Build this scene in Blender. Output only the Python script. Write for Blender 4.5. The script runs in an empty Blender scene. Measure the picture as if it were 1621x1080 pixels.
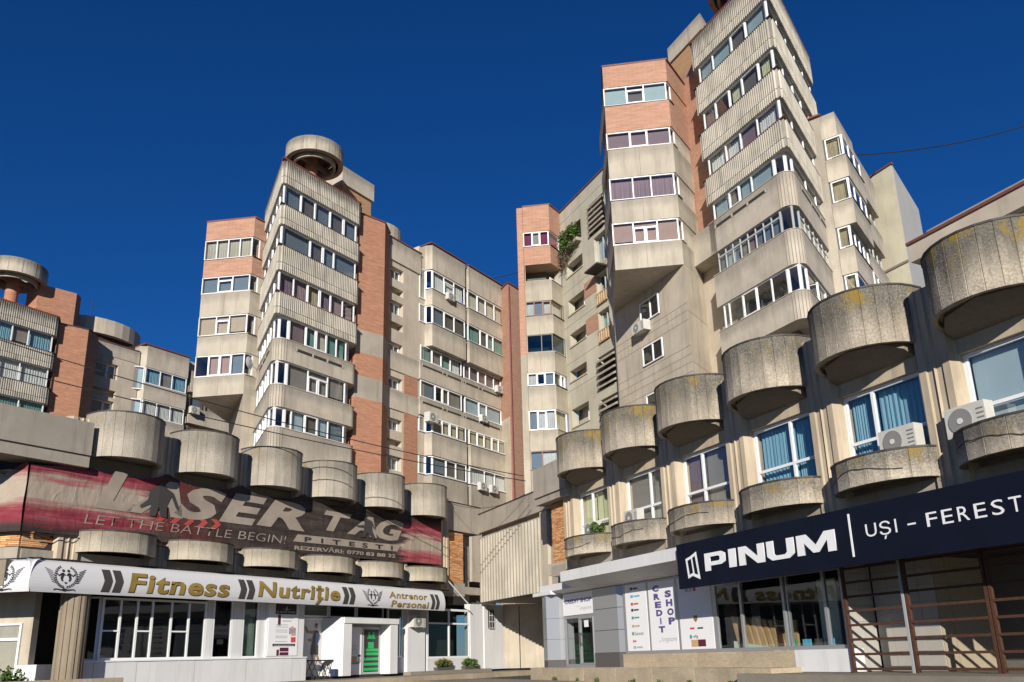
import bpy, bmesh, math, random
from math import sin, cos, radians, pi, atan2, hypot, sqrt
from mathutils import Matrix, Vector
random.seed(7)
S = bpy.context.scene
COL = S.collection
# ------------------------------------------------------------------ camera
CAMZ = 0.65
PITCH, ROLL = radians(15.71), radians(-1.51)
cam = bpy.data.cameras.new('camera'); camo = bpy.data.objects.new('camera', cam); COL.objects.link(camo)
Fv = Vector((0, cos(PITCH), sin(PITCH))); Rv = Vector((1, 0, 0)); Uv = Rv.cross(Fv)
R2 = cos(ROLL)*Rv + sin(ROLL)*Uv; U2 = -sin(ROLL)*Rv + cos(ROLL)*Uv
m = Matrix((R2, U2, -Fv)).transposed().to_4x4(); m.translation = (0, 0, CAMZ)
camo.matrix_world = m
cam.sensor_width = 36; cam.lens = 1288/1621*36
cam.shift_y = 137.5/1621
cam.clip_start = 0.1; cam.clip_end = 3000
S.camera = camo
# ------------------------------------------------------------------ sky, sun, exposure
SUN_AZ, SUN_EL = -174.0, 19.0           # azimuth from +Y towards +X
w = bpy.data.worlds.new('World'); S.world = w; w.use_nodes = True
nt = w.node_tree; bg = nt.nodes['Background']
sky = nt.nodes.new('ShaderNodeTexSky'); sky.sky_type = 'NISHITA'; sky.sun_disc = False
sky.sun_elevation = radians(SUN_EL); sky.sun_rotation = radians(SUN_AZ)
sky.altitude = 0; sky.air_density = 1.0; sky.dust_density = 0.0; sky.ozone_density = 10.0
hs = nt.nodes.new('ShaderNodeHueSaturation'); hs.inputs['Hue'].default_value = 0.507; hs.inputs['Saturation'].default_value = 1.08       # polarised, saturated blue
nt.links.new(sky.outputs[0], hs.inputs['Color']); nt.links.new(hs.outputs[0], bg.inputs[0]); bg.inputs[1].default_value = 0.062
sl = bpy.data.lights.new('sun', 'SUN'); sun = bpy.data.objects.new('sun', sl); COL.objects.link(sun)
sl.energy = 4.7; sl.angle = radians(0.5); sl.color = (1.0, 0.935, 0.83)
sdir = Vector((sin(radians(SUN_AZ))*cos(radians(SUN_EL)), cos(radians(SUN_AZ))*cos(radians(SUN_EL)), sin(radians(SUN_EL))))
sun.rotation_euler = sdir.to_track_quat('Z', 'Y').to_euler(); sun.location = sdir*60
S.view_settings.view_transform = 'Standard'; S.view_settings.look = 'None'
S.view_settings.exposure = 0.36; S.view_settings.gamma = 1.0; S.view_settings.use_curve_mapping = False
S.render.engine = 'CYCLES'
# ------------------------------------------------------------------ frames and mesh helpers
A1, A2, A3 = 34.25, 154.25, 98.0       # facade directions, each pointing to the viewer's right
def dv(a): return Vector((sin(radians(a)), cos(radians(a)), 0))
class Fr:
    def __init__(f, x, y, az):
        f.O = Vector((x, y, 0)); f.az = az; f.x = dv(az); f.y = dv(az-90)
        f.M = Matrix((f.x, f.y, (0, 0, 1))).transposed().to_4x4(); f.M.translation = f.O
    def p(f, s, y=0, z=0): return f.O + f.x*s + f.y*y + Vector((0, 0, z))
    def at(f, s, y=0, turn=0):
        q = f.p(s, y); return Fr(q.x, q.y, f.az+turn)
def seg(p, q):                          # frame running from p to q (left to right seen from outside)
    v = q-p; return Fr(p.x, p.y, math.degrees(atan2(v.x, v.y))), hypot(v.x, v.y)
WORLD = Fr(0, 0, 90)
WM = {}
def place(o, parent, M):
    COL.objects.link(o); WM[o.name] = M.copy()
    if parent is not None:
        o.parent = parent; o.matrix_parent_inverse = WM[parent.name].inverted()
    o.matrix_basis = M
    return o
def tag(o, label, cat, group=None, kind=None):
    o['label'] = label; o['category'] = cat
    if group: o['group'] = group
    if kind: o['kind'] = kind
    return o
def thing(name, label, cat, loc, group=None):
    o = bpy.data.objects.new(name, None); o.empty_display_size = .2
    place(o, None, Matrix.Translation(Vector(loc)))
    return tag(o, label, cat, group)
class MB:
    def __init__(b): b.bm = bmesh.new()
    def face(b, pts):
        return b.bm.faces.new([b.bm.verts.new(p) for p in pts])
    def box(b, s0, s1, y0, y1, z0, z1):
        v = [b.bm.verts.new((x, y, z)) for x in (s0, s1) for y in (y0, y1) for z in (z0, z1)]
        for i in ((0, 1, 3, 2), (4, 6, 7, 5), (0, 4, 5, 1), (2, 3, 7, 6), (0, 2, 6, 4), (1, 5, 7, 3)):
            b.bm.faces.new([v[k] for k in i])
        return b
    def prism(b, pts, z0, z1, top=None):           # outline in (s, y); z may be a function of the point
        f0 = z0 if callable(z0) else (lambda p: z0); f1 = z1 if callable(z1) else (lambda p: z1)
        tp = top or pts
        lo = [b.bm.verts.new((p[0], p[1], f0(p))) for p in pts]; hi = [b.bm.verts.new((p[0], p[1], f1(p))) for p in tp]
        n = len(pts); b.bm.faces.new(lo[::-1]); b.bm.faces.new(hi)
        for i in range(n): b.bm.faces.new((lo[i], lo[(i+1) % n], hi[(i+1) % n], hi[i]))
        return b
    def vprism(b, pts, y0, y1):                     # outline in (s, z)
        a = [b.bm.verts.new((p[0], y0, p[1])) for p in pts]; c = [b.bm.verts.new((p[0], y1, p[1])) for p in pts]
        n = len(pts); b.bm.faces.new(a); b.bm.faces.new(c[::-1])
        for i in range(n): b.bm.faces.new((a[i], c[i], c[(i+1) % n], a[(i+1) % n]))
        return b
    def tube(b, pts, r, n=6):
        rings = []
        for i, p in enumerate(pts):
            p = Vector(p); t = (Vector(pts[min(i+1, len(pts)-1)])-Vector(pts[max(i-1, 0)])).normalized()
            u = t.cross(Vector((0, 0, 1)));  u = u.normalized() if u.length > 1e-4 else Vector((1, 0, 0)); v = t.cross(u)
            rings.append([b.bm.verts.new(p+(u*cos(2*pi*k/n)+v*sin(2*pi*k/n))*r) for k in range(n)])
        for A, B in zip(rings, rings[1:]):
            for k in range(n): b.bm.faces.new((A[k], A[(k+1) % n], B[(k+1) % n], B[k]))
        b.bm.faces.new(rings[0][::-1]); b.bm.faces.new(rings[-1])
        return b
    def mesh(b, name, mat, smooth=False):
        bmesh.ops.recalc_face_normals(b.bm, faces=b.bm.faces)
        me = bpy.data.meshes.new(name); b.bm.to_mesh(me); b.bm.free()
        for x in (mat if isinstance(mat, (list, tuple)) else [mat]): me.materials.append(x)
        if smooth:
            for p in me.polygons: p.use_smooth = True
        return me
    def build(b, name, mat, parent, fr=WORLD, smooth=False, kind=None, M=None):
        o = bpy.data.objects.new(name, b.mesh(name, mat, smooth))
        place(o, parent, M or fr.M)
        if kind: o['kind'] = kind
        return o
MESHES = {}
def unit_box():
    if 'u' not in MESHES: MESHES['u'] = {}
    return MESHES['u']
def boxpart(name, mat, parent, fr, s0, s1, y0, y1, z0, z1):      # boxes of one material share a unit cube mesh
    key = mat.name
    d = unit_box()
    if key not in d: d[key] = MB().box(0, 1, 0, 1, 0, 1).mesh('box_'+key, mat)
    o = bpy.data.objects.new(name, d[key])
    M = fr.M @ Matrix.Translation((s0, y0, z0)) @ Matrix.Diagonal((s1-s0, y1-y0, z1-z0, 1))
    return place(o, parent, M)
def rounded(pts, idx, r, n=6):                      # round the listed corners of a closed outline
    out = []; N = len(pts)
    for i, p in enumerate(pts):
        if i not in idx: out.append(p); continue
        P = Vector(p+(0,)) if len(p) == 2 else Vector(p)
        A = (Vector(pts[i-1]+(0,))-P).normalized(); B = (Vector(pts[(i+1) % N]+(0,))-P).normalized()
        ang = A.angle(B); d = r/math.tan(ang/2)
        a = P+A*d; c = P+(A+B).normalized()*(r/sin(ang/2)); b_ = P+B*d
        va = a-c; vb = b_-c; t = va.angle(vb)
        for k in range(n+1):
            f = k/n; v = (va*sin((1-f)*t)+vb*sin(f*t))/sin(t); q = c+v; out.append((q.x, q.y))
    return out
def ribbed(pts, edges, pitch=.15, d=.085, margin=.12):     # add vertical ribs along the listed edges (outward)
    out = []; N = len(pts)
    area = sum(pts[i][0]*pts[(i+1) % N][1]-pts[(i+1) % N][0]*pts[i][1] for i in range(N)); sg = 1 if area > 0 else -1
    for i, p in enumerate(pts):
        out.append(p)
        if i not in edges: continue
        q = pts[(i+1) % N]; L = hypot(q[0]-p[0], q[1]-p[1]); ux, uy = (q[0]-p[0])/L, (q[1]-p[1])/L
        nx, ny = uy*sg, -ux*sg; k = int((L-2*margin)/pitch); st = (L-k*pitch)/2
        for j in range(k):
            for a, h in ((.22, 0), (.32, d), (.72, d), (.82, 0)):
                t = st+(j+a)*pitch; out.append((p[0]+ux*t+nx*h, p[1]+uy*t+ny*h))
    return out
def offset(pts, d):                                 # outline grown by d (convex outlines)
    N = len(pts); out = []
    area = sum(pts[i][0]*pts[(i+1) % N][1]-pts[(i+1) % N][0]*pts[i][1] for i in range(N)); sg = 1 if area > 0 else -1
    for i in range(N):
        p0, p1, p2 = Vector(pts[i-1]), Vector(pts[i]), Vector(pts[(i+1) % N])
        e1 = (p1-p0).normalized(); e2 = (p2-p1).normalized()
        n1 = Vector((e1.y, -e1.x))*sg; n2 = Vector((e2.y, -e2.x))*sg
        b = (n1+n2); b = b/ max(.25, b.length_squared)*2
        q = p1+b*d; out.append((q.x, q.y))
    return out
# ------------------------------------------------------------------ materials
def nodes(name):
    mt = bpy.data.materials.new(name); mt.use_nodes = True; t = mt.node_tree
    return mt, t, t.nodes['Principled BSDF'], t.nodes.new, t.links.new
def plain(name, col, rough=.6, metal=0, spec=.4, var=0.0, bump=0, scale=8):
    mt, t, b, N, L = nodes(name)
    b.inputs['Base Color'].default_value = (*col, 1); b.inputs['Roughness'].default_value = rough
    b.inputs['Metallic'].default_value = metal; b.inputs['Specular IOR Level'].default_value = spec
    if var or bump:
        tc = N('ShaderNodeTexCoord'); no = N('ShaderNodeTexNoise'); no.inputs['Scale'].default_value = scale; no.inputs['Detail'].default_value = 6
        L(tc.outputs['Object'], no.inputs['Vector'])
        mx = N('ShaderNodeMix'); mx.data_type = 'RGBA'
        mx.inputs[6].default_value = tuple(c*(1-var) for c in col)+(1,); mx.inputs[7].default_value = tuple(min(1, c*(1+var)) for c in col)+(1,)
        L(no.outputs['Fac'], mx.inputs[0]); L(mx.outputs[2], b.inputs['Base Color'])
        if bump:
            bp = N('ShaderNodeBump'); bp.inputs['Strength'].default_value = bump; bp.inputs['Distance'].default_value = .02
            L(no.outputs['Fac'], bp.inputs['Height']); L(bp.outputs[0], b.inputs['Normal'])
    return mt
def concrete(name, col, dirt=(.16, .14, .11), streak=.4, blotch=.35, grain=.25, bump=.25, grainscale=60, top=None, lichen=0, rough=.9, gen=False):
    """weathered concrete: blotches, vertical run-off streaks, grain; top=(z0, z1) local height range where dark lichen sits at the rim"""
    mt, t, b, N, L = nodes(name); b.inputs['Roughness'].default_value = rough; b.inputs['Specular IOR Level'].default_value = .2
    tc = N('ShaderNodeTexCoord'); oi = N('ShaderNodeObjectInfo')
    rnd = N('ShaderNodeVectorMath'); rnd.operation = 'SCALE'; rnd.inputs[0].default_value = (31, 17, 11); L(oi.outputs['Random'], rnd.inputs['Scale'])
    add = N('ShaderNodeVectorMath'); L(tc.outputs['Object'], add.inputs[0]); L(rnd.outputs[0], add.inputs[1])
    def noise(scale, stretch, det=5, rough_=.6):
        mp = N('ShaderNodeMapping'); mp.inputs['Scale'].default_value = stretch; L(add.outputs[0], mp.inputs['Vector'])
        n = N('ShaderNodeTexNoise'); n.inputs['Scale'].default_value = scale; n.inputs['Detail'].default_value = det; n.inputs['Roughness'].default_value = rough_
        L(mp.outputs[0], n.inputs['Vector']); return n.outputs['Fac']
    def ramp(src, a, c, lo=0., hi=1.):
        r = N('ShaderNodeMapRange'); r.inputs[1].default_value = a; r.inputs[2].default_value = c; r.inputs[3].default_value = lo; r.inputs[4].default_value = hi
        L(src, r.inputs[0]); return r.outputs[0]
    def mix(fac, A, B, mode='MIX'):
        m_ = N('ShaderNodeMix'); m_.data_type = 'RGBA'; m_.blend_type = mode
        L(fac, m_.inputs[0])
        for k, X in ((6, A), (7, B)):
            if isinstance(X, tuple): m_.inputs[k].default_value = X+(1,)
            else: L(X, m_.inputs[k])
        return m_.outputs[2]
    c = mix(ramp(noise(.55, (1, 1, 1)), .3, .7), tuple(x*(1-blotch*.5) for x in col), tuple(min(1, x*(1+blotch*.4)) for x in col))
    c = mix(ramp(noise(2.2, (1, 1, .09), 7, .68), .50, .76, 0, streak), c, dirt)
    c = mix(ramp(noise(.9, (1, 1, .35), 6, .7), .52, .74, 0, streak*.7), c, tuple(x*.62 for x in col))
    g = noise(grainscale, (1, 1, 1), 3, .7)
    c = mix(ramp(g, .42, .62, 0, grain), c, tuple(x*.45 for x in col))
    if top:
        sx = N('ShaderNodeSeparateXYZ'); L(tc.outputs['Generated' if gen else 'Object'], sx.inputs[0])
        h = ramp(sx.outputs['Z'], top[0], top[1])
        st = noise(3.0, (1, 1, .12), 6, .7)
        ad = N('ShaderNodeMath'); ad.operation = 'MULTIPLY_ADD'; L(h, ad.inputs[0]); ad.inputs[1].default_value = .95
        sb = N('ShaderNodeMath'); sb.operation = 'SUBTRACT'; L(st, sb.inputs[0]); sb.inputs[1].default_value = .62
        L(sb.outputs[0], ad.inputs[2])
        f = ramp(ad.outputs[0], .12, .62, 0, top[2])
        gm = N('ShaderNodeMath'); gm.operation = 'MULTIPLY'; L(f, gm.inputs[0]); L(ramp(noise(22, (1, 1, 1), 4), .3, .6, .55, 1), gm.inputs[1])
        c = mix(gm.outputs[0], c, (.085, .082, .072))
        if lichen:
            lf = noise(1.7, (1, 1, .6), 6, .7); lm = N('ShaderNodeMath'); lm.operation = 'MULTIPLY'; L(ramp(lf, .52, .62, 0, lichen), lm.inputs[0])
            L(ramp(h, .45, .95), lm.inputs[1]); c = mix(lm.outputs[0], c, (.25, .17, .035))
    L(c, b.inputs['Base Color'])
    bp = N('ShaderNodeBump'); bp.inputs['Strength'].default_value = bump; bp.inputs['Distance'].default_value = .02
    L(g, bp.inputs['Height']); L(bp.outputs[0], b.inputs['Normal'])
    return mt
def brickmat(name, c1, c2, mortar, bw=.26, bh=.075, ms=.012):
    mt, t, b, N, L = nodes(name); b.inputs['Roughness'].default_value = .9; b.inputs['Specular IOR Level'].default_value = .2
    tc = N('ShaderNodeTexCoord'); sx = N('ShaderNodeSeparateXYZ'); L(tc.outputs['Object'], sx.inputs[0])
    ad = N('ShaderNodeMath'); L(sx.outputs['X'], ad.inputs[0]); L(sx.outputs['Y'], ad.inputs[1])
    cb = N('ShaderNodeCombineXYZ'); L(ad.outputs[0], cb.inputs[0]); L(sx.outputs['Z'], cb.inputs[1])
    br = N('ShaderNodeTexBrick'); br.inputs['Scale'].default_value = 1; br.inputs['Brick Width'].default_value = bw; br.inputs['Row Height'].default_value = bh
    br.inputs['Mortar Size'].default_value = ms; br.inputs['Color1'].default_value = (*c1, 1); br.inputs['Color2'].default_value = (*c2, 1); br.inputs['Mortar'].default_value = (*mortar, 1)
    L(cb.outputs[0], br.inputs['Vector'])
    no = N('ShaderNodeTexNoise'); no.inputs['Scale'].default_value = 1.6; no.inputs['Detail'].default_value = 8; no.inputs['Roughness'].default_value = .75
    mp = N('ShaderNodeMapping'); mp.inputs['Scale'].default_value = (.6, .6, 4); L(tc.outputs['Object'], mp.inputs[0]); L(mp.outputs[0], no.inputs['Vector'])
    mr = N('ShaderNodeMapRange'); mr.inputs[1].default_value = .3; mr.inputs[2].default_value = .7; mr.inputs[3].default_value = .78; mr.inputs[4].default_value = 1.12; L(no.outputs['Fac'], mr.inputs[0])
    mu = N('ShaderNodeVectorMath'); mu.operation = 'SCALE'; L(br.outputs['Color'], mu.inputs[0]); L(mr.outputs[0], mu.inputs['Scale'])
    L(mu.outputs[0], b.inputs['Base Color'])
    bp = N('ShaderNodeBump'); bp.inputs['Strength'].default_value = .5; bp.inputs['Distance'].default_value = .015; bp.invert = True
    L(br.outputs['Fac'], bp.inputs['Height']); L(bp.outputs[0], b.inputs['Normal'])
    return mt
def glass(name, tint=(.86, .89, .89), base=.12, ripple=.02):
    mt = bpy.data.materials.new(name); mt.use_nodes = True; t = mt.node_tree; t.nodes.clear(); N = t.nodes.new; L = t.links.new
    out = N('ShaderNodeOutputMaterial'); mx = N('ShaderNodeMixShader'); tr = N('ShaderNodeBsdfTransparent'); gl = N('ShaderNodeBsdfGlossy')
    tr.inputs[0].default_value = (*tint, 1); gl.inputs['Roughness'].default_value = .02; gl.inputs[0].default_value = (.95, .97, 1, 1)
    lw_ = N('ShaderNodeLayerWeight'); lw_.inputs['Blend'].default_value = .5            # Schlick reflectance, the same from both sides
    pw = N('ShaderNodeMath'); pw.operation = 'POWER'; pw.inputs[1].default_value = 4.0; L(lw_.outputs['Facing'], pw.inputs[0])
    ma = N('ShaderNodeMath'); ma.operation = 'MULTIPLY_ADD'; ma.inputs[1].default_value = .92; ma.inputs[2].default_value = base; ma.use_clamp = True
    L(pw.outputs[0], ma.inputs[0]); L(ma.outputs[0], mx.inputs[0]); L(tr.outputs[0], mx.inputs[1]); L(gl.outputs[0], mx.inputs[2]); L(mx.outputs[0], out.inputs[0])
    tc = N('ShaderNodeTexCoord'); no = N('ShaderNodeTexNoise'); no.inputs['Scale'].default_value = .9; no.inputs['Detail'].default_value = 1; L(tc.outputs['Object'], no.inputs[0])
    bp = N('ShaderNodeBump'); bp.inputs['Strength'].default_value = ripple*4; bp.inputs['Distance'].default_value = .05; L(no.outputs['Fac'], bp.inputs['Height'])
    L(bp.outputs[0], gl.inputs['Normal'])
    return mt
M = {}
M['render'] = concrete('render_beige', (.50, .445, .365), (.15, .125, .10), .45, .35, .10, .12, top=(.35, 1.0, .42), gen=True)
M['bayrender_sundim'] = concrete('render_bay', (.43, .385, .315), (.15, .125, .10), .45, .3, .10, .12, top=(.4, 1.0, .35), gen=True)  # wall render with its colour darkened to offset full sun on the bays
M['render_warm'] = concrete('render_warm', (.50, .435, .35), (.17, .14, .11), .4, .32, .08, .08)
M['rib'] = concrete('ribbed_concrete', (.53, .49, .415), (.12, .105, .085), .7, .4, .12, .15)
M['grey'] = concrete('grey_concrete', (.37, .33, .275), (.10, .085, .065), .5, .35, .2, .3)
M['pot'] = concrete('pot_concrete', (.48, .43, .355), (.13, .115, .09), .6, .5, .5, .5, 26, (0.25, 1.6, .55), .35)
M['potR'] = concrete('pot_concrete_lichen', (.50, .435, .345), (.10, .09, .075), .75, .75, .7, .8, 20, (-.25, 1.5, .93), 1.0)
M['low'] = concrete('planter_concrete', (.48, .425, .335), (.13, .115, .09), .5, .45, .4, .5, 28, (0, .75, .5), .5)
M['pier'] = concrete('pier_concrete', (.50, .415, .305), (.14, .11, .08), .6, .3, .12, .2)
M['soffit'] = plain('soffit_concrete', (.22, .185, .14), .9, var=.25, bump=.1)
M['cream'] = concrete('cream_render', (.46, .43, .345), (.24, .21, .15), .35, .3, .05, .05)
M['greyrender'] = concrete('pale_grey_render', (.42, .42, .40), (.28, .27, .25), .2, .1, .03, .05)
M['brick'] = brickmat('orange_brick', (.50, .225, .135), (.38, .155, .09), (.40, .25, .17))
M['brickpale'] = brickmat('pale_brick', (.49, .265, .185), (.40, .20, .135), (.43, .29, .21))
M['bricky'] = brickmat('yellow_brick', (.52, .30, .15), (.46, .25, .12), (.38, .26, .16))
M['bricks'] = plain('long_brick', (.58, .29, .125), .85, var=.2, bump=.2, scale=5)
M['mortar'] = plain('mortar', (.26, .19, .13), .95, var=.2)
M['white'] = plain('white_plastic', (.78, .79, .80), .35, spec=.5)
M['whitewall'] = concrete('white_paint', (.66, .66, .66), (.36, .35, .33), .3, .12, .02, .05)
M['brownframe'] = plain('brown_frame', (.16, .07, .035), .5)
M['greyframe'] = plain('grey_frame', (.34, .36, .37), .45)
M['thinframe'] = plain('steel_frame', (.42, .43, .42), .45)
M['capred'] = plain('red_flashing', (.17, .06, .04), .6, var=.3)
M['capdark'] = plain('dark_flashing', (.05, .042, .036), .6, var=.3)
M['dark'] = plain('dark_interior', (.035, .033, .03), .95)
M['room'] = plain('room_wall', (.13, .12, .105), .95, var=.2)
M['black'] = plain('black_metal', (.02, .02, .022), .45)
M['pane'] = glass('window_glass'); M['display'] = glass('display_glass', (.82, .86, .84), .05, .01); M['shopglass'] = glass('shop_glass', (.5, .55, .53), .035, .01)
M['green_glass'] = glass('green_glass', (.25, .42, .40), .10)
BL = {'s': ('slate_blind', (.17, .21, .25)), 't': ('teal_blind', (.36, .46, .48)), 'b': ('beige_blind', (.48, .38, .27)), 'p': ('pink_blind', (.40, .27, .22)),
      'm': ('mauve_blind', (.24, .17, .18)), 'g': ('grey_blind', (.30, .27, .24)), 'l': ('pale_blue_blind', (.42, .53, .58)), 'k': ('mosquito_screen', (.16, .14, .12)), 'n': ('mint_blind', (.36, .46, .38))}
CU = {'C': ('cream_curtain', (.52, .48, .38)), 'P': ('purple_curtain', (.21, .15, .21)), 'W': ('white_curtain', (.62, .62, .60)), 'G': ('green_curtain', (.15, .29, .26)),
      'V': ('violet_curtain', (.31, .22, .24)), 'B': ('blue_curtain', (.20, .38, .48)), 'Y': ('yellow_curtain', (.50, .50, .30)), 'R': ('red_curtain', (.28, .05, .09)), 'T': ('tan_curtain', (.42, .36, .24))}
for d in (BL, CU):
    for k, (n, c) in d.items(): d[k] = plain(n, c, .85, var=.12, scale=3)
M['ac'] = plain('ac_casing', (.52, .51, .47), .5, var=.15, scale=5); M['acgrille'] = plain('ac_grille', (.22, .22, .21), .5); M['acfan'] = plain('fan_hub', (.6, .6, .58), .5)
M['rust'] = plain('rusty_steel', (.075, .032, .018), .75, var=.5, bump=.3, scale=14)
M['asphalt'] = plain('asphalt', (.055, .052, .048), .95, var=.35, bump=.4, scale=5)
M['paving'] = concrete('paving', (.27, .235, .19), (.12, .1, .08), .1, .4, .3, .3)
M['travertine'] = concrete('travertine', (.46, .38, .27), (.2, .16, .11), .35, .5, .3, .4, 14)
M['leaf'] = plain('leaves', (.07, .12, .025), .6, var=.5, scale=6); M['flower'] = plain('orange_flower', (.55, .13, .07), .6); M['dry'] = plain('dry_twigs', (.17, .14, .10), .9)
M['soil'] = plain('soil', (.05, .035, .025), .95)
M['alu'] = plain('aluminium_panel', (.42, .43, .45), .35, .55); M['granite'] = plain('dark_granite', (.09, .085, .085), .4, var=.5, scale=40)
M['navy'] = plain('navy_sheet', (.007, .0095, .020), .6, spec=.08, var=.35, scale=1.2)
M['ink'] = plain('black_print', (.03, .03, .032), .5); M['inkgrey'] = plain('charcoal_print', (.055, .05, .048), .5)
M['violet'] = plain('violet_print', (.10, .08, .26), .5); M['teal'] = plain('teal_print', (.06, .33, .28), .5); M['sky'] = plain('blue_print', (.10, .42, .62), .5)
M['redp'] = plain('red_print', (.6, .07, .07), .5); M['maroon'] = plain('maroon_print', (.10, .015, .045), .5); M['gold'] = plain('gold_print', (.26, .18, .045), .45, var=.5, scale=1.2)
M['goldlite'] = plain('tan_print', (.55, .36, .18), .5); M['green'] = plain('green_print', (.02, .38, .11), .5); M['paper'] = plain('white_vinyl', (.80, .80, .81), .4)
M['skin'] = plain('skin_print', (.32, .18, .11), .6); M['navyc'] = plain('navy_print', (.03, .05, .10), .6); M['greyp'] = plain('grey_print', (.42, .42, .43), .6)
M['tiles'] = plain('wall_tile', (.34, .29, .21), .55, var=.12, scale=2); M['wood'] = plain('wood_panel', (.42, .27, .14), .6, var=.25, scale=3)
M['mint'] = plain('mint_board', (.55, .66, .58), .6)
# ------------------------------------------------------------------ windows
import re
def shared(key, fn):
    if key not in MESHES: MESHES[key] = fn()
    return MESHES[key]
def pane_mesh(mat):
    def mk():
        b = MB(); b.face([(0, 0, 0), (1, 0, 0), (1, 0, 1), (0, 0, 1)]); me = bpy.data.meshes.new('pane'); b.bm.to_mesh(me); b.bm.free(); me.materials.append(mat); return me
    return shared('pane_'+mat.name, mk)
def curtain_mesh(mat, v):
    def mk():
        r = random.Random(v*7+3); b = MB(); n = 28; ph = r.random()*6
        xs = [i/n for i in range(n+1)]; ys = [.035*sin(i*2.3+ph+.6*sin(i*.7+v)) for i in range(n+1)]
        gap = r.random() < .35
        for i in range(n):
            if gap and .42+.1*r.random() < xs[i] < .6: continue
            b.face([(xs[i], ys[i], 0), (xs[i+1], ys[i+1], 0), (xs[i+1], ys[i+1]*.6, 1), (xs[i], ys[i]*.6, 1)])
        me = bpy.data.meshes.new('curtain'); b.bm.to_mesh(me); b.bm.free(); me.materials.append(mat); return me
    return shared('cur_%s_%d' % (mat.name, v), mk)
PANE_RE = re.compile(r'([\d.]+)([a-z])(\S)')
def put(name, me, parent, M_):
    o = bpy.data.objects.new(name, me); return place(o, parent, M_)
def cover(kind, parent, fr, a, b, z0, z1, y=.16):
    if kind == '-': return
    if kind in BL:
        mt = BL[kind]; me = shared('bl_'+mt.name, lambda: MB().box(0, 1, 0, 1, 0, 1).mesh('blind', mt))
        drop = random.choice((0, 0, 0, .08, .16))*(z1-z0)
        put('blind', me, parent, fr.M @ Matrix.Translation((a, y, z0+drop)) @ Matrix.Diagonal((b-a, .015, z1-z0-drop, 1)))
    else:
        me = curtain_mesh(CU[kind], random.randrange(3))
        put('curtain', me, parent, fr.M @ Matrix.Translation((a, y+.05, z0)) @ Matrix.Diagonal((b-a, 1, z1-z0, 1)))
def glaze(parent, p, q, z0, z1, spec, frame='white', fw=.065, pane='pane', name='window', dy=0.0, ends=(1, 1), grid=0):
    fr, Lg = seg(p, q); fr = fr.at(0, dy)
    items = [(float(a), k, c) for a, k, c in PANE_RE.findall(spec)]; tot = sum(i[0] for i in items)
    e0, e1 = fw*1.15*ends[0], fw*1.15*ends[1]; net = Lg-e0-e1-fw*(len(items)-1)
    b = MB(); b.box(0, Lg, -.03, .05, z0, z0+fw); b.box(0, Lg, -.03, .05, z1-fw, z1)
    za, zb = z0+fw, z1-fw; x = e0; panes = []
    if e0: b.box(0, e0, -.03, .05, za, zb)
    for i, (wd, k, c) in enumerate(items):
        xe = x+net*wd/tot; s = .05; holes = [(x, xe, za, zb)]
        if k == 't': zt = za+(zb-za)*.74; b.box(x, xe, -.028, .045, zt, zt+.055); holes = [(x, xe, zt+.055, zb), (x, xe, za, zt)]
        if k == 'h': zt = za+(zb-za)*.45; b.box(x, xe, -.028, .045, zt, zt+.055); holes = [(x, xe, zt+.055, zb), (x, xe, za, zt)]
        if k == 'u': zt = za+(zb-za)*.70; b.box(x, xe, -.03, .045, zt, zt+.09); holes = [(x, xe, zt+.09, zb), (x, xe, za, zt)]
        if k == 'v': zt = za+(zb-za)*.34; b.box(x, xe, -.03, .045, zt, zt+.085); holes = [(x, xe, zt+.085, zb), (x, xe, za, zt)]
        if k == 'd': xm = (x+xe)/2; b.box(xm-.04, xm+.04, -.036, .045, za, zb); holes = [(x, xm-.04, za, zb), (xm+.04, xe, za, zb)]
        if k == 'e':
            zt = za+(zb-za)*.72; xm = (x+xe)/2; b.box(x, xe, -.028, .045, zt, zt+.055); b.box(xm-.04, xm+.04, -.036, .045, za, zt)
            holes = [(x, xe, zt+.055, zb), (x, xm-.04, za, zt), (xm+.04, xe, za, zt)]
        for j, (a, d, c0, c1) in enumerate(holes):
            sash = k == 's' or (k == 'd') or (k in 'te' and j > 0)
            if sash and d-a > .25:
                b.box(a, d, -.05, .03, c0, c0+s); b.box(a, d, -.05, .03, c1-s, c1); b.box(a, a+s, -.05, .03, c0+s, c1-s); b.box(d-s, d, -.05, .03, c0+s, c1-s)
                panes.append((a+s, d-s, c0+s, c1-s))
            else: panes.append((a, d, c0, c1))
        if i < len(items)-1: b.box(xe, xe+fw, -.034, .05, za, zb)
        items[i] = (x, xe, c); x = xe+fw
    if e1: b.box(Lg-e1, Lg, -.03, .05, za, zb)
    if grid:
        for g in range(1, grid): zz = z0+(z1-z0)*g/grid; b.box(0, Lg, -.012, .012, zz-.015, zz+.015)
    o = b.build(name, M[frame], parent, fr)
    for (a, d, c0, c1) in panes:
        put('pane', pane_mesh(M[pane]), o, fr.M @ Matrix.Translation((a, .005, c0)) @ Matrix.Diagonal((d-a, 1, c1-c0, 1)))
    for (a, d, c) in items: cover(c, o, fr, a-.02, d+.02, za-.03, zb+.02)
    return o
def W2(fr, s, y=0): return fr.p(s, y)
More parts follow.
